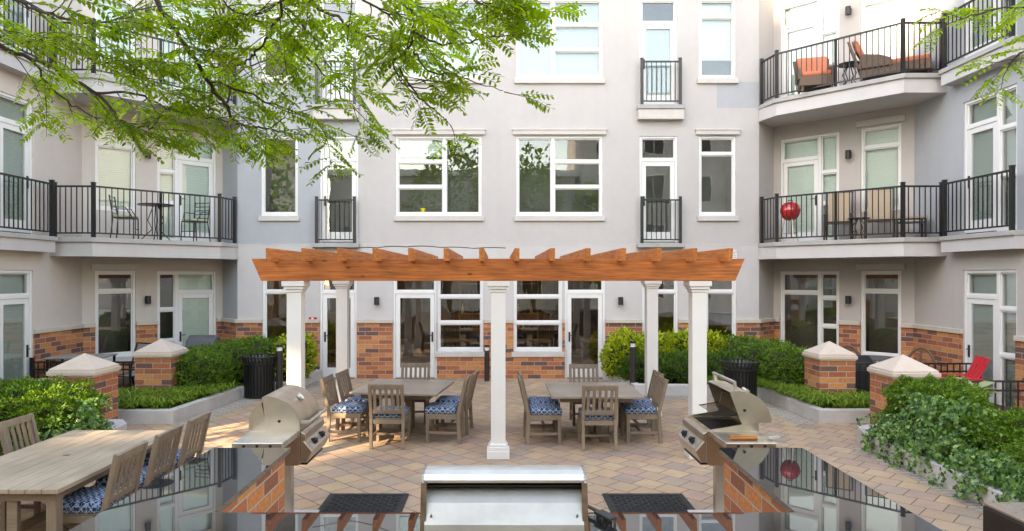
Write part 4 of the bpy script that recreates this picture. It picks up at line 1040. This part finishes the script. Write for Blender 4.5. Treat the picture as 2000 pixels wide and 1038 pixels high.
def grass(name, pts, label, h=(.28,.60)):
    """arching blades of border grass growing from many points"""
    P = []; 
    vs = []; fs = []
    for (x, y) in pts:
        a = random.uniform(0, 6.283); L_ = random.uniform(*h); w = random.uniform(.011,.020); c, s = math.cos(a), math.sin(a); o = len(vs); z = .17
        for k in range(5):
            t = k/4; out = L_*.75*t**1.5; zz = z + L_*(1.25*t - .95*t*t); ww = w*(1-.8*t)
            vs += [(x+c*out-s*ww, y+s*out+c*ww, zz), (x+c*out+s*ww, y+s*out-c*ww, zz)]
        for k in range(4): fs.append((o+2*k, o+2*k+1, o+2*k+3, o+2*k+2))
    mb = MB(); mb.v = vs; mb.f = fs; mb.m = [0]*len(fs); return tag(mb.build(name, M['grass']), label, None, None, 'stuff')
def tuft_pts(poly, n, k=11, sp=.03):
    out = []; xs = [p[0] for p in poly]; ys = [p[1] for p in poly]
    def inside(x, y):
        c = False; j = len(poly)-1
        for i in range(len(poly)):
            if (poly[i][1] > y) != (poly[j][1] > y) and x < (poly[j][0]-poly[i][0])*(y-poly[i][1])/(poly[j][1]-poly[i][1])+poly[i][0]: c = not c
            j = i
        return c
    while len(out) < n*k:
        x = random.uniform(min(xs), max(xs)); y = random.uniform(min(ys), max(ys))
        if inside(x, y): out += [(x+random.gauss(0, sp), y+random.gauss(0, sp)) for _ in range(k)]
    return out
grass('border_grass', tuft_pts([(-7.6,11.75),(-5.75,11.75),(-5.68,12.9),(-7.6,12.9)], 210) + tuft_pts([(-5.7,12.4),(-5.35,13.9),(-5.5,13.9),(-6.1,12.9)], 60), 'dark green border grass in the left planter bed')
grass('border_grass', tuft_pts([(5.65,11.8),(7.6,11.8),(7.6,12.5),(5.62,12.5)], 170) + tuft_pts([(5.6,12.2),(5.9,12.2),(5.75,14.9),(5.45,13.9)], 130) + tuft_pts([(4.3,14.4),(5.45,14.0),(5.5,14.6),(4.4,14.65)], 50), 'bright green border grass in the right planter bed')

def ivy(pts, nrm, label, loc, size=.046, base=None):
    n = len(pts); D = np.array(nrm)*.25 + rdir(n)*.6 + np.array([0,0,-.75]); N = np.array(nrm) + rdir(n)*.45 + np.array([0,0,.3])
    return tag(leaf_mesh('ivy', np.array(pts)-np.array(loc), D, N, rng.uniform(.6,1.25,n)*size, rng.uniform(.6,1.2,n)*size, M['ivy'], None, 'ivy', loc), label, 'ivy', 'ivy plants')
def ivy_cloud(c0, c1, r, n, strands=0, zmin=.1, front=-1):
    P = []; Nn = []
    c0 = Vector(c0); c1 = Vector(c1)
    for i in range(n):
        t = random.random(); c = c0.lerp(c1, t); d = Vector(rdir(1)[0]); d.x = front*abs(d.x); d.z = d.z*.9
        p = c + Vector((d.x*r[0], d.y*r[1], d.z*r[2]))*random.uniform(.75, 1.05)
        if p.z > zmin: P.append(tuple(p)); Nn.append(tuple(d))
    for k in range(strands):
        c = c0.lerp(c1, random.random()); p = c + Vector((front*r[0]*random.uniform(.5,1), 0, random.uniform(-.1,.8)*r[2])); v = Vector((front*.6, random.uniform(-.6,.6), random.uniform(-.2,.5)))
        for j in range(random.randint(8, 20)):
            p = p + v*.035; v = (v + Vector((random.gauss(0,.3), random.gauss(0,.35), -.16))).normalized()
            if p.z < .03: p.z = .03
            for q in range(2): P.append((p.x+random.gauss(0,.02), p.y+random.gauss(0,.02), p.z+random.gauss(0,.02))); Nn.append((front*.8, -.3, .5))
    return P, Nn
P, Nn = ivy_cloud((5.8, 9.75, .33), (5.85, 8.2, .36), (.36,.3,.25), 480, 105); ivy(P, Nn, 'green ivy trailing over the right kerb below the pillar', (5.9, 9.0, .17))
P, Nn = ivy_cloud((5.8, 8.1, .34), (5.8, 6.3, .33), (.38,.3,.25), 480, 95); ivy(P, Nn, 'dark ivy over the right kerb, close to the picture edge', (5.9, 7.2, .17))
P, Nn = ivy_cloud((5.95, 9.4, .72), (6.0, 8.3, .75), (.32,.3,.30), 130, 40); ivy(P, Nn, 'pale edged ivy climbing through the right yew', (6.0, 8.9, .17))
P, Nn = ivy_cloud((-5.9, 9.8, .30), (-6.0, 8.9, .32), (.34,.3,.26), 420, 18, front=1); ivy(P, Nn, 'light ivy at the foot of the left front yew', (-6.0, 9.4, .17))
P, Nn = ivy_cloud((-5.95, 9.3, .60), (-5.9, 9.1, .40), (.36,.3,.30), 90, 12, front=1); ivy(P, Nn, 'pale ivy strand hanging down the left front yew', (-6.0, 9.2, .17))
for i, (x, y, z, l) in enumerate([(7.1, 10.1, .80, 'pale hosta behind the right ivied yews, by the fence'), (-7.0, 10.2, .82, 'pale hosta behind the left front yew, by the fence')]):
    n = 16; a = rng.uniform(0, 6.28, n); D = np.stack([np.cos(a), np.sin(a), rng.uniform(.1,.7,n)], 1)
    tag(leaf_mesh('hosta', np.stack([.05*np.cos(a), .05*np.sin(a), rng.uniform(-.05,.05,n)], 1), D, np.tile([0,0,1.], (n,1)), rng.uniform(.20,.28,n), rng.uniform(.17,.23,n), M['hosta'], None, 'hex', (x, y, z)), l, 'plant', 'hostas')
    st = MB(); st.cyl((x,y,.15),(x,y,z+.02),.035,.02,8)
    s_ = st.build('stalks', M['yewd']); s_.parent = [o for o in COL.objects if o.name.startswith('hosta')][-1]; s_.location = (-x, -y, -z)

# ------------------------------------------------------------------ honey locust trees over the courtyard
def locust(name, label, trunk, limbs, leafsize=1., dens=1., seed=3):
    g = random.Random(seed)
    r = thing(name, trunk[0], 0, label, 'tree'); o = Vector(trunk[0])
    tk = MB(); tk.tube([Vector(p)-o for p in trunk], [.15,.12,.10,.08][:len(trunk)], 12); tk.build('trunk', M['bark'], r, smooth=True)
    br = MB(); LP = []; LD = []; LN = []; LL = []; LW = []
    def compound(p, d, L_):
        d = d.normalized(); n = g.randint(6, 9); sidev = d.cross(Vector((0,0,1)));
        if sidev.length < .1: sidev = Vector((1,0,0))
        sidev.normalize(); roll = g.gauss(0,.45); nrm = (Vector((0,0,1))*math.cos(roll) + sidev*math.sin(roll)).normalized()
        pts = [p]; v = d.copy(); q = p.copy()
        for k in range(n):
            v = (v + Vector((0,0,-.055))).normalized(); q = q + v*(L_/n); pts.append(q.copy())
            sv = v.cross(nrm).normalized(); t = k/n; ll = (.047 - .017*abs(t-.45))*leafsize*g.uniform(.85,1.1)
            for s in (-1, 1):
                dd = (sv*s + v*.45 + nrm*g.gauss(-.15,.22)).normalized(); LP.append(q + sv*s*.002); LD.append(dd); LN.append(nrm + Vector((g.gauss(0,.2), g.gauss(0,.2), g.gauss(0,.2)))); LL.append(ll); LW.append(ll*.44)
        br.tube([x-o for x in pts[::3]+[pts[-1]]], [.0016]*len(pts[::3]+[1]), 3, False)
    def twig(p, d, L_, level):
        n = max(3, int(L_/.075)); pts = [p]; v = d.normalized(); q = p.copy()
        for k in range(n):
            v = (v + Vector((g.gauss(0,.12), g.gauss(0,.12), g.gauss(.006,.07)))).normalized(); q = q + v*(L_/n); pts.append(q.copy())
            if k >= 1:
                for s in ((-1, 1) if g.random() < .56*dens else (g.choice((-1,1)),)):
                    hv = v.cross(Vector((0,0,1))); hv = hv.normalized() if hv.length > .1 else Vector((1,0,0))
                    compound(q, v*.6 + hv*s*g.uniform(.5,1.1) + Vector((0,0,g.gauss(-.12,.2))), g.uniform(.15,.23)*leafsize)
        compound(q, v, .16*leafsize)
        br.tube([x-o for x in pts], [.0029*(1-.8*i/len(pts))+.0007 for i in range(len(pts))], 5, False)
    for (pts, r0, r1, tw, tl) in limbs:
        pts = [Vector(p) for p in pts]; fine = []
        for i in range(len(pts)-1):                     # Catmull-Rom through the guide points
            p0 = pts[max(i-1,0)]; p1 = pts[i]; p2 = pts[i+1]; p3 = pts[min(i+2, len(pts)-1)]
            for k in range(6):
                t = k/6; fine.append(.5*((2*p1)+(p2-p0)*t+(2*p0-5*p1+4*p2-p3)*t*t+(3*p1-p0-3*p2+p3)*t**3))
        fine.append(pts[-1]); m = len(fine)
        wob = [x + Vector((g.gauss(0,.006), g.gauss(0,.006), g.gauss(0,.006))) for x in fine]
        br.tube([x-o for x in wob], [r0+(r1-r0)*i/m for i in range(m)], 7)
        Ln = sum((fine[i+1]-fine[i]).length for i in range(m-1)); k = max(1, int(Ln*tw))
        for j in range(k):
            i = min(m-2, int((j+g.random())/k*(m-1))); d = (fine[i+1]-fine[i]).normalized(); hv = d.cross(Vector((0,0,1))); hv = hv.normalized() if hv.length > .1 else Vector((1,0,0))
            twig(wob[i], d*g.uniform(.3,.8) + hv*g.choice((-1,1))*g.uniform(.4,1) + Vector((0,0,g.gauss(.0,.25))), g.uniform(.5,1.1)*tl, 0)
        twig(fine[-1], fine[-1]-fine[-2], tl*.7, 0)
    br.build('branch', M['bark'], r, smooth=True)
    P_ = np.array([tuple(p-o) for p in LP]); leaf_mesh('leaves', P_, np.array([tuple(p) for p in LD]), np.array([tuple(p) for p in LN]), np.array(LL), np.array(LW), M['locust'], r, 'hex')
    return r
def pl(*q): return [at(*p) for p in q]
hub = Vector((-4.2, 2.6, 5.0))
limbs = [
    (pl((240,-190,4.0),(300,-10,4.1),(345,60,4.2),(400,150,4.35),(440,205,4.45),(460,240,4.5),(500,248,4.6),(550,258,4.7)), .020, .005, 5.6, .42),
    (pl((405,155,4.35),(480,180,4.45),(560,215,4.6),(640,245,4.7)), .009, .003, 6.5, .42),
    (pl((440,205,4.45),(470,140,4.7),(540,120,5.0),(640,140,5.2)), .008, .003, 5.6, .45),
    (pl((-160,10,3.8),(0,90,4.0),(90,130,4.1),(185,180,4.25),(235,235,4.3),(265,248,4.35),(300,252,4.4)), .018, .005, 6.5, .40),
    (pl((190,183,4.25),(270,185,4.4),(330,215,4.5),(400,228,4.6),(450,236,4.7)), .009, .003, 6.5, .40),
    (pl((60,115,4.05),(120,190,4.3),(180,225,4.4),(228,238,4.5)), .007, .003, 5.6, .36),
    (pl((560,-150,4.0),(553,0,4.1),(530,60,4.2),(500,100,4.3),(470,125,4.4),(400,130,4.6)), .013, .004, 5.6, .42),
    (pl((555,15,4.1),(600,60,4.3),(625,100,4.4),(660,150,4.5)), .007, .003, 6.5, .40),
    (pl((570,-130,3.9),(605,-5,4.0),(660,35,4.1),(700,65,4.2),(745,80,4.3),(800,95,4.4)), .014, .004, 4.0, 0.34),
    (pl((745,-120,3.4),(780,-5,3.5),(808,35,3.6),(805,80,3.7),(770,130,3.8),(790,165,3.9),(850,170,4.0)), .010, .003, 3.5, 0.31),
    (pl((808,100,3.7),(840,140,3.8),(900,150,3.9),(985,180,4.1)), .006, .002, 2.9, 0.20),
    (pl((780,135,3.8),(820,190,4.0),(860,225,4.1),(880,245,4.2)), .006, .002, 3.5, 0.22),
    (pl((806,60,3.6),(860,85,3.7),(930,80,3.8),(1000,55,3.9),(1045,30,4.0)), .007, .002, 4.8, .25),
    (pl((880,-90,3.6),(900,-20,3.7),(950,10,3.8),(1030,22,3.9)), .007, .002, 5.6, .24),
    (pl((-100,-90,3.2),(30,0,3.4),(100,30,3.5),(200,45,3.6),(270,20,3.7)), .011, .003, 6.5, .36),
    (pl((-90,20,3.6),(0,60,3.7),(90,80,3.8),(190,120,4.0),(270,150,4.1)), .009, .003, 6.5, .38),
    (pl((400,-150,3.8),(420,-20,3.9),(480,30,4.0),(520,20,4.1)), .009, .003, 5.6, .36),
    (pl((640,-120,3.2),(690,-20,3.3),(760,25,3.4),(840,45,3.5)), .009, .003, 4.0, 0.25),
    (pl((600,110,4.4),(660,180,4.5),(690,210,4.6)), .006, .002, 6.5, .32)]
for L_ in limbs[:1]+limbs[3:4]+limbs[6:7]+limbs[8:10]+limbs[13:15]+limbs[15:18]:
    L_[0].insert(0, hub + Vector((random.uniform(-.1,.1), random.uniform(-.1,.1), random.uniform(-.1,.3))))
locust('honey_locust', 'honey locust tree reaching over the courtyard from upper left with feathery green leaves', [(-4.6, 2.2, 0), (-4.5, 2.3, 2.0), (-4.4, 2.4, 3.6), (-4.2, 2.6, 5.1)], limbs)
hub2 = Vector((5.2, 3.4, 4.9))
locust('honey_locust', 'honey locust whose twig tips enter the picture at upper right', [(5.4, 3.2, 0), (5.4, 3.2, 2.0), (5.3, 3.3, 3.6), (5.2, 3.4, 5.0)], [
    ([hub2]+pl((2120,-40,4.6),(2020,10,4.7),(1940,18,4.8),(1870,40,4.9)), .012, .003, 3.5, .22),
    ([hub2]+pl((2110,60,4.6),(2040,85,4.7),(1985,110,4.8),(1965,140,4.9)), .010, .003, 3.0, .20)], seed=9)

# ------------------------------------------------------------------ patio and balcony furniture
def sling_chair(name, label, loc, rz, fab, fr='railbrown', group=None, tall=1.0):
    r = thing(name, loc, rz, label, 'chair', group); f = MB()
    for s in (-1,1):
        x = s*.27
        f.tube([(x,.28,0),(x,.26,.30),(x,.24,.60),(x,.0,.63),(x,-.22,.60)], .021, 8); f.tube([(x,-.36,0),(x,-.26,.36),(x,-.22,.45),(x,-.40,.60+.5*tall)], .02, 8)
        f.tube([(x,.26,.42),(x,-.24,.38)], .013, 8)
    f.tube([(-.27,-.36+.0,.02),(.27,-.36,.02)], .011, 6); f.tube([(-.27,.25,.42),(.27,.25,.42)], .012, 6); f.tube([(-.27,-.40,.60+.5*tall),(.27,-.40,.60+.5*tall)], .013, 6)
    f.build('frame', M[fr], r, smooth=True)
    s = MB(); pr = [(.25,.425),(.05,.40),(-.2,.39),(-.25,.45),(-.335,.42+.4*tall),(-.392,.58+.5*tall)]
    s.prism_x([(a,b) for a,b in pr]+[(a-.012,b+.004) for a,b in pr[::-1]], -.23, .23); s.build('sling', M[fab], r); return r
def round_table(label, loc, h, rad, mat='railbrown', group=None):
    r = thing('patio_table', loc, 0, label, 'table', group)
    MB().lathe([(.0,h-.02),(rad,h-.02),(rad+.01,h-.01),(rad,h),(0,h)], 28).build('tabletop', M[mat], r, smooth=True)
    l = MB()
    for k in range(4):
        a = k*math.pi/2+.6; c, s = math.cos(a), math.sin(a); l.tube([(c*.05,s*.05,h-.03),(c*.16,s*.16,h*.55),(c*.07,s*.07,h*.3),(c*rad*.8,s*rad*.8,0)], .011, 7)
    l.build('leg', M[mat], r, smooth=True); return r
def slat_back_chair(label, loc, rz, cush, sh=.45, group=None):
    r = thing('balcony_chair', loc, rz, label, 'chair', group); f = MB()
    for s in (-1,1):
        f.tube([(s*.21,.2,0),(s*.19,.2,sh)], .013, 7); f.tube([(s*.23,-.24,0),(s*.19,-.2,sh),(s*.2,-.27,sh+.48)], .013, 7); f.tube([(s*.19,.2,sh),(s*.19,-.2,sh)], .012, 6)
        f.tube([(s*.2,-.23,sh+.22),(s*.24,.05,sh+.22),(s*.19,.18,sh)], .011, 6)
    for z in (.10,.19,.28,.37,.46): f.tube([(-.2,-.21-.07*z/.5,sh+z),(.2,-.21-.07*z/.5,sh+z)], .009, 6)
    f.tube([(-.2,.2,.22),(.2,.2,.22)], .009, 6); f.box(-.19,-.2,sh-.01,.19,.2,sh+.01); f.build('frame', M['railbrown'], r, smooth=True)
    MB().box(-.2,-.19,sh+.011,.2,.21,sh+.06).build('cushion', M[cush], r, bevel=.02); return r
f2 = FL - .008; f3 = FL + DZ - .008
slat_back_chair('black slat-back chair at left end of the left balcony', (-8.05, 14.75, f2), R(-75), 'paleg', group='left balcony chairs'); slat_back_chair('black slat-back chair right of the left balcony table', (-7.0, 15.75, f2), R(165), 'paleg', group='left balcony chairs')
round_table('round black table between chairs on the left balcony', (-7.55, 15.05, f2), .78, .36)
sling_chair('sling_chair', 'beige sling chair on right balcony, the left one of the pair', (7.75, 15.55, f2), R(150), 'sling', group='beige balcony sling chairs', tall=1.1)
sling_chair('sling_chair', 'beige sling chair on right balcony, the right one of the pair', (8.35, 14.95, f2), R(150), 'sling', group='beige balcony sling chairs', tall=1.1)
round_table('small round table between the beige sling chairs', (7.95, 15.05, f2), .48, .22)
r = thing('side_bench', (8.8, 14.6, f2), R(-20), 'low brown bench with tan top at the right balcony end', 'bench')
MB().box(-.3,-.2,.42,.3,.2,.47).build('seat', M['sling'], r, bevel=.01)
lg = MB()
for a in (-.26,.26):
    for b in (-.16,.16): lg.box(a-.02,b-.02,0,a+.02,b+.02,.42)
lg.box(-.27,-.17,.33,.27,.17,.36); lg.build('leg', M['railbrown'], r)
r = thing('kettle_grill', (6.84, 15.98, f2), 0, 'red kettle grill on the right second floor balcony', 'grill')
MB().lathe([(.03,.50),(.12,.52),(.19,.60),(.222,.70),(.225,.73)], 24).build('bowl', M['red'], r, smooth=True)
l = MB(); l.lathe([(.229,.735),(.225,.76),(.19,.86),(.12,.92),(0,.94)], 24); l.build('lid', M['red'], r, smooth=True)
MB().tube([(-.05,0,.94),(-.05,0,.975),(.05,0,.975),(.05,0,.94)], .01, 6).build('handle', M['black'], r, smooth=True)
lg = MB()
for k in range(3): a = k*2.094+.4; lg.tube([(.12*math.cos(a),.12*math.sin(a),.53),(.25*math.cos(a),.25*math.sin(a),0)], .011, 7)
lg.lathe([(0,.2),(.16,.2),(.16,.21),(0,.21)], 18); lg.build('leg', M['steel'], r, smooth=True)
def wicker_chair(label, loc, rz, chaise=False, back=True):
    r = thing('wicker_chair', loc, rz, label, 'chair', 'wicker chairs with orange cushions'); L_ = 1.0 if chaise else .3; f = MB()
    f.prism([(-.33,-.32),(.33,-.32),(.36,L_),(-.36,L_)], .12, .34)
    for s in (-1,1): f.prism_x([(-.34,.3),(L_*.55,.3),(L_*.6,.52),(L_*.3,.60),(-.3,.62)] if not chaise else [(-.34,.3),(.30,.3),(.28,.46),(.05,.56),(-.3,.62)], s*.30, s*.38)
    f.add([(-.34,-.30,.3),(.34,-.30,.3),(.40,-.50,.92),(-.40,-.50,.92),(-.34,-.36,.3),(.34,-.36,.3),(.40,-.56,.92),(-.40,-.56,.92)], [(0,1,2,3),(4,7,6,5),(0,4,5,1),(1,5,6,2),(2,6,7,3),(3,7,4,0)])
    for sx in (-.3,.3):
        for y in (-.28,L_-.05): f.cyl((sx,y,0),(sx,y,.13),.03,n=8)
    f.build('frame', M['wicker'], r, bevel=.02)
    MB().box(-.29,-.26,.341,.29,L_-.02,.45).build('seat_cushion', M['orangefab'], r, bevel=.04)
    b = MB(); b.add([(-.28,-.14,.455),(.28,-.14,.455),(.34,-.37,.95),(-.34,-.37,.95),(-.28,-.27,.455),(.28,-.27,.455),(.34,-.49,.95),(-.34,-.49,.95)], [(0,1,2,3),(4,7,6,5),(0,4,5,1),(1,5,6,2),(2,6,7,3),(3,7,4,0)])
    b.build('back_cushion', M['orangefab'], r, bevel=.04); return r
wicker_chair('brown wicker armchair with orange cushions at left of top right balcony', (7.22, 15.55, f3), R(165))
wicker_chair('brown wicker lounger with long orange seat on top right balcony', (8.25, 14.85, f3), R(-122), chaise=True)
round_table('small dark round table between wicker seats on top balcony', (7.72, 15.0, f3), .50, .24)
# ground floor patios
sling_chair('patio_sling_chair', 'grey sling chair behind the left picket fence, beside the pillar', (-7.75, 14.4, 0), R(160), 'slinggrey', 'black', tall=.9)
r = thing('patio_table', (-8.45, 13.85, 0), R(8), 'grey rectangular patio table behind the left fence', 'table')
MB().box(-.55,-.35,.86,.55,.35,.89).build('tabletop', M['slinggrey'], r, bevel=.008)
lg = MB()
for a in (-.5,.5):
    for b in (-.3,.3): lg.box(a-.02,b-.02,0,a+.02,b+.02,.86)
lg.build('leg', M['black'], r)
def covered_grill(label, x, y, z, w, d, mat):
    r = thing('covered_grill', (x, y, 0), 0, label, 'grill cover', 'grills under covers'); mb = MB()
    prof = [(-d,.02),(-d*.98,z*.7),(-d*.8,z*.9),(-d*.3,z),(d*.4,z*.98),(d*.9,z*.8),(d,.02)]
    mb.prism_x(prof, -w, w); mb.build('cover', M[mat], r, bevel=.05, smooth=True); return r
covered_grill('dark grey covered grill behind the left hedge', -6.55, 15.2, 1.2, .32, .28, 'cover'); covered_grill('black covered grill behind fence between the right pillars', 6.95, 13.6, .93, .42, .3, 'blackplastic')
def hoop_chair(label, loc, rz):
    r = thing('hoop_chair', loc, rz, label, 'chair', 'dark wicker hoop-back chairs'); f = MB()
    f.tube([(.30*math.cos(a), -.22-.16*max(0,math.sin(a)), .42+.58*max(0,math.sin(a))) for a in np.linspace(0, math.pi, 17)], .028, 8)
    f.tube([(-.27,-.24,.62),(.27,-.24,.62)], .018, 6); f.tube([(0,-.25,.45),(0,-.36,.98)], .02, 6)
    for s in (-1,1): f.tube([(s*.29,-.24,.60),(s*.32,.1,.62),(s*.28,.22,.42)], .02, 6); f.cyl((s*.26,.2,0),(s*.28,.2,.42),.02); f.cyl((s*.26,-.25,0),(s*.29,-.22,.45),.02)
    f.box(-.29,-.24,.38,.29,.24,.43); f.build('frame', M['wicker'], r, smooth=True); return r
hoop_chair('dark hoop-back wicker chair behind the free-standing right pillar', (7.35, 14.4, 0.0), R(150)); hoop_chair('dark hoop-back wicker chair behind the ivied right pillar', (8.55, 14.0, 0), R(130))
round_table('round glass-topped patio table behind the right pillars', (7.75, 13.95, 0), .84, .45, 'cover')
r = thing('garden_chair', (8.25, 12.35, 0), R(75), 'red slatted garden chair behind the right picket fence', 'chair'); f = MB()
for i in range(5):
    x = -.22+i*.11; f.bar((x,-.16,.42),(x*1.15,-.46,1.05),.085,.018,up=(0,1,.3))
f.build('backrest', M['redp'], r, bevel=.004); f = MB()
for i in range(5): f.bar((-.27,.38-i*.12,.50-i*.025),(.27,.38-i*.12,.50-i*.025),.10,.018)
f.build('seat', M['redp'], r, bevel=.004); f = MB()
for s in (-1,1):
    f.box(s*.30-.06,-.35,.68,s*.30+.06,.42,.70); f.box(s*.30-.02,.34,0,s*.30+.02,.40,.68); f.bar((s*.28,-.55,0),(s*.28,.40,.50),.022,.09)
    f.bar((s*.30,-.30,.68),(s*.30,-.34,.2),.02,.06)
f.build('arm', M['redp'], r, bevel=.004)

# ------------------------------------------------------------------ the rest of the block, out of frame, plus added blockers for sun and reflections
def plain_block(name, x0, x1, y0, y1, h, label, mat, face=None):
    r = thing(name, ((x0+x1)/2, (y0+y1)/2, 0), 0, label, 'building'); cx, cy_ = (x0+x1)/2, (y0+y1)/2
    mb = MB(); mb.box(x0-cx, y0-cy_, 0, x1-cx, y1-cy_, h); mb.build('wall', M[mat], r)
    MB().box(x0-cx-.3, y0-cy_-.3, h+.001, x1-cx+.3, y1-cy_+.3, h+.45).build('cornice', M['white'], r)
    if face:
        wv = MB(); n = int((x1-x0)/3.2)
        for i in range(n):
            for k in range(int(h//3.3)):
                xx = x0-cx+1.6+i*3.2; z = .9+k*3.3; wv.box(xx-.75, y1-cy_, z, xx+.75, y1-cy_+.05, z+1.9)
        wv.build('window', M['vinyl'], r); gl = MB()
        for i in range(n):
            for k in range(int(h//3.3)):
                xx = x0-cx+1.6+i*3.2; z = .9+k*3.3; gl.box(xx-.68, y1-cy_+.051, z+.07, xx-.03, y1-cy_+.056, z+1.83); gl.box(xx+.03, y1-cy_+.051, z+.07, xx+.68, y1-cy_+.056, z+1.83)
        gl.build('window_pane', M['lampdark'], r)
    return r
plain_block('opposite_building', -12, 5.5, -26, -15, 9.6, 'low pale apartment block across the courtyard', 'stucco_bay', True)
plain_block('opposite_building', 5.8, 20, -24, -13, 14.5, 'taller white apartment block across the courtyard', 'stucco_low', True)
plain_block('sky_blocker', -20, -14, -14, 3, 5.0, 'low pale block added out of frame at left', 'stucco_bay')  # this and the far blocks are added to hide bright sky in the panes
plain_block('sky_blocker', 30, 36, -14, 3, 16.5, 'far pale block added beyond the right wing to fill reflections', 'stucco_bay')
plain_block('sky_blocker', -36, -30, -14, 3, 16.5, 'far pale block added beyond the left wing to fill reflections', 'stucco_bay')
tw = thing('added_sun_blocker', (0, 0, 0), 0, 'tall block added out of view to shade the courtyard', 'building')  # unseen, added only to block the sun
SA = Vector((math.sin(SUN_AZ), math.cos(SUN_AZ), 0)); SP = Vector((-SA.y, SA.x, 0)); TS = math.tan(SUN_EL); TD = 60
def sun_blocker(v0, v1, zref, uref, name, gap=None):                  # added sun blocker, its top puts the shadow line at height zref, uref metres past the origin
    h = zref + (TD + uref)*TS; mb = MB()
    q = [SA*TD + SP*v0, SA*TD + SP*v1, SA*(TD+1.2) + SP*v1, SA*(TD+1.2) + SP*v0]
    for a, b in ([(0, h)] if not gap else [(0, gap[0]), (gap[1], h)]): mb.prism([tuple(p.xy) for p in q], a, b)
    mb.build(name, M['stucco_bay'], tw)
vr = SP.dot(Vector((6.45, 16.7, 0)))
zr = -SA.dot(Vector((6.3, 16.7, 0)))
sun_blocker(-30, -12.7, 9.25, zr, 'wall'); sun_blocker(-7.9, -3.3, 9.7, zr, 'wall')  # panels of the added blocker
sun_blocker(-12.7, -7.9, 9.25, zr, 'gapped_blocker', (34.2, 36.6))   # gap left in the added blocker to let a low beam in
sun_blocker(-3.3, 16, 7.7, -SA.dot(Vector((9, 15.3, 0))), 'lower_blocker')  # lower top of the added blocker lets sun reach the upper right
def far_tree(x, y, h, r, label, seed, n=2600):
    t = thing('courtyard_tree', (x, y, 0), 0, label, 'tree'); MB().tube([(0,0,0),(.1,0,h*.4),(0,.1,h*.8)], [.14,.11,.05], 8).build('trunk', M['bark'], t, smooth=True)
    g = np.random.default_rng(seed); d = g.normal(size=(n,3)); d /= np.linalg.norm(d, axis=1, keepdims=True); lf = lump_fn(seed, .3, 3)
    p = d*(lf(d)*g.uniform(.35,1,n)**.5)[:,None]*np.array([r,r,h*.34])+np.array([0,0,h*.66])
    leaf_mesh('crown', p, d+g.normal(size=(n,3))*.6, g.normal(size=(n,3))*.6+np.array([0,0,1.]), g.uniform(.2,.4,n), g.uniform(.12,.22,n), M['locust'], t, 'clump')
far_tree(-9.6, 4.2, 7.0, 2.1, 'leafy tree added out of frame at left to dapple the low sun', 11, 900); far_tree(-3.0, -8.5, 11.0, 2.6, 'leafy tree behind the viewer at left, reflected in windows', 5); far_tree(2.2, -9.5, 10.2, 2.0, 'leafy tree behind the viewer at centre, reflected in windows', 6); far_tree(6.4, -8, 8.2, 2.0, 'leafy tree behind the viewer at right, reflected in windows', 8)  # the first tree is added to break up the sunbeam
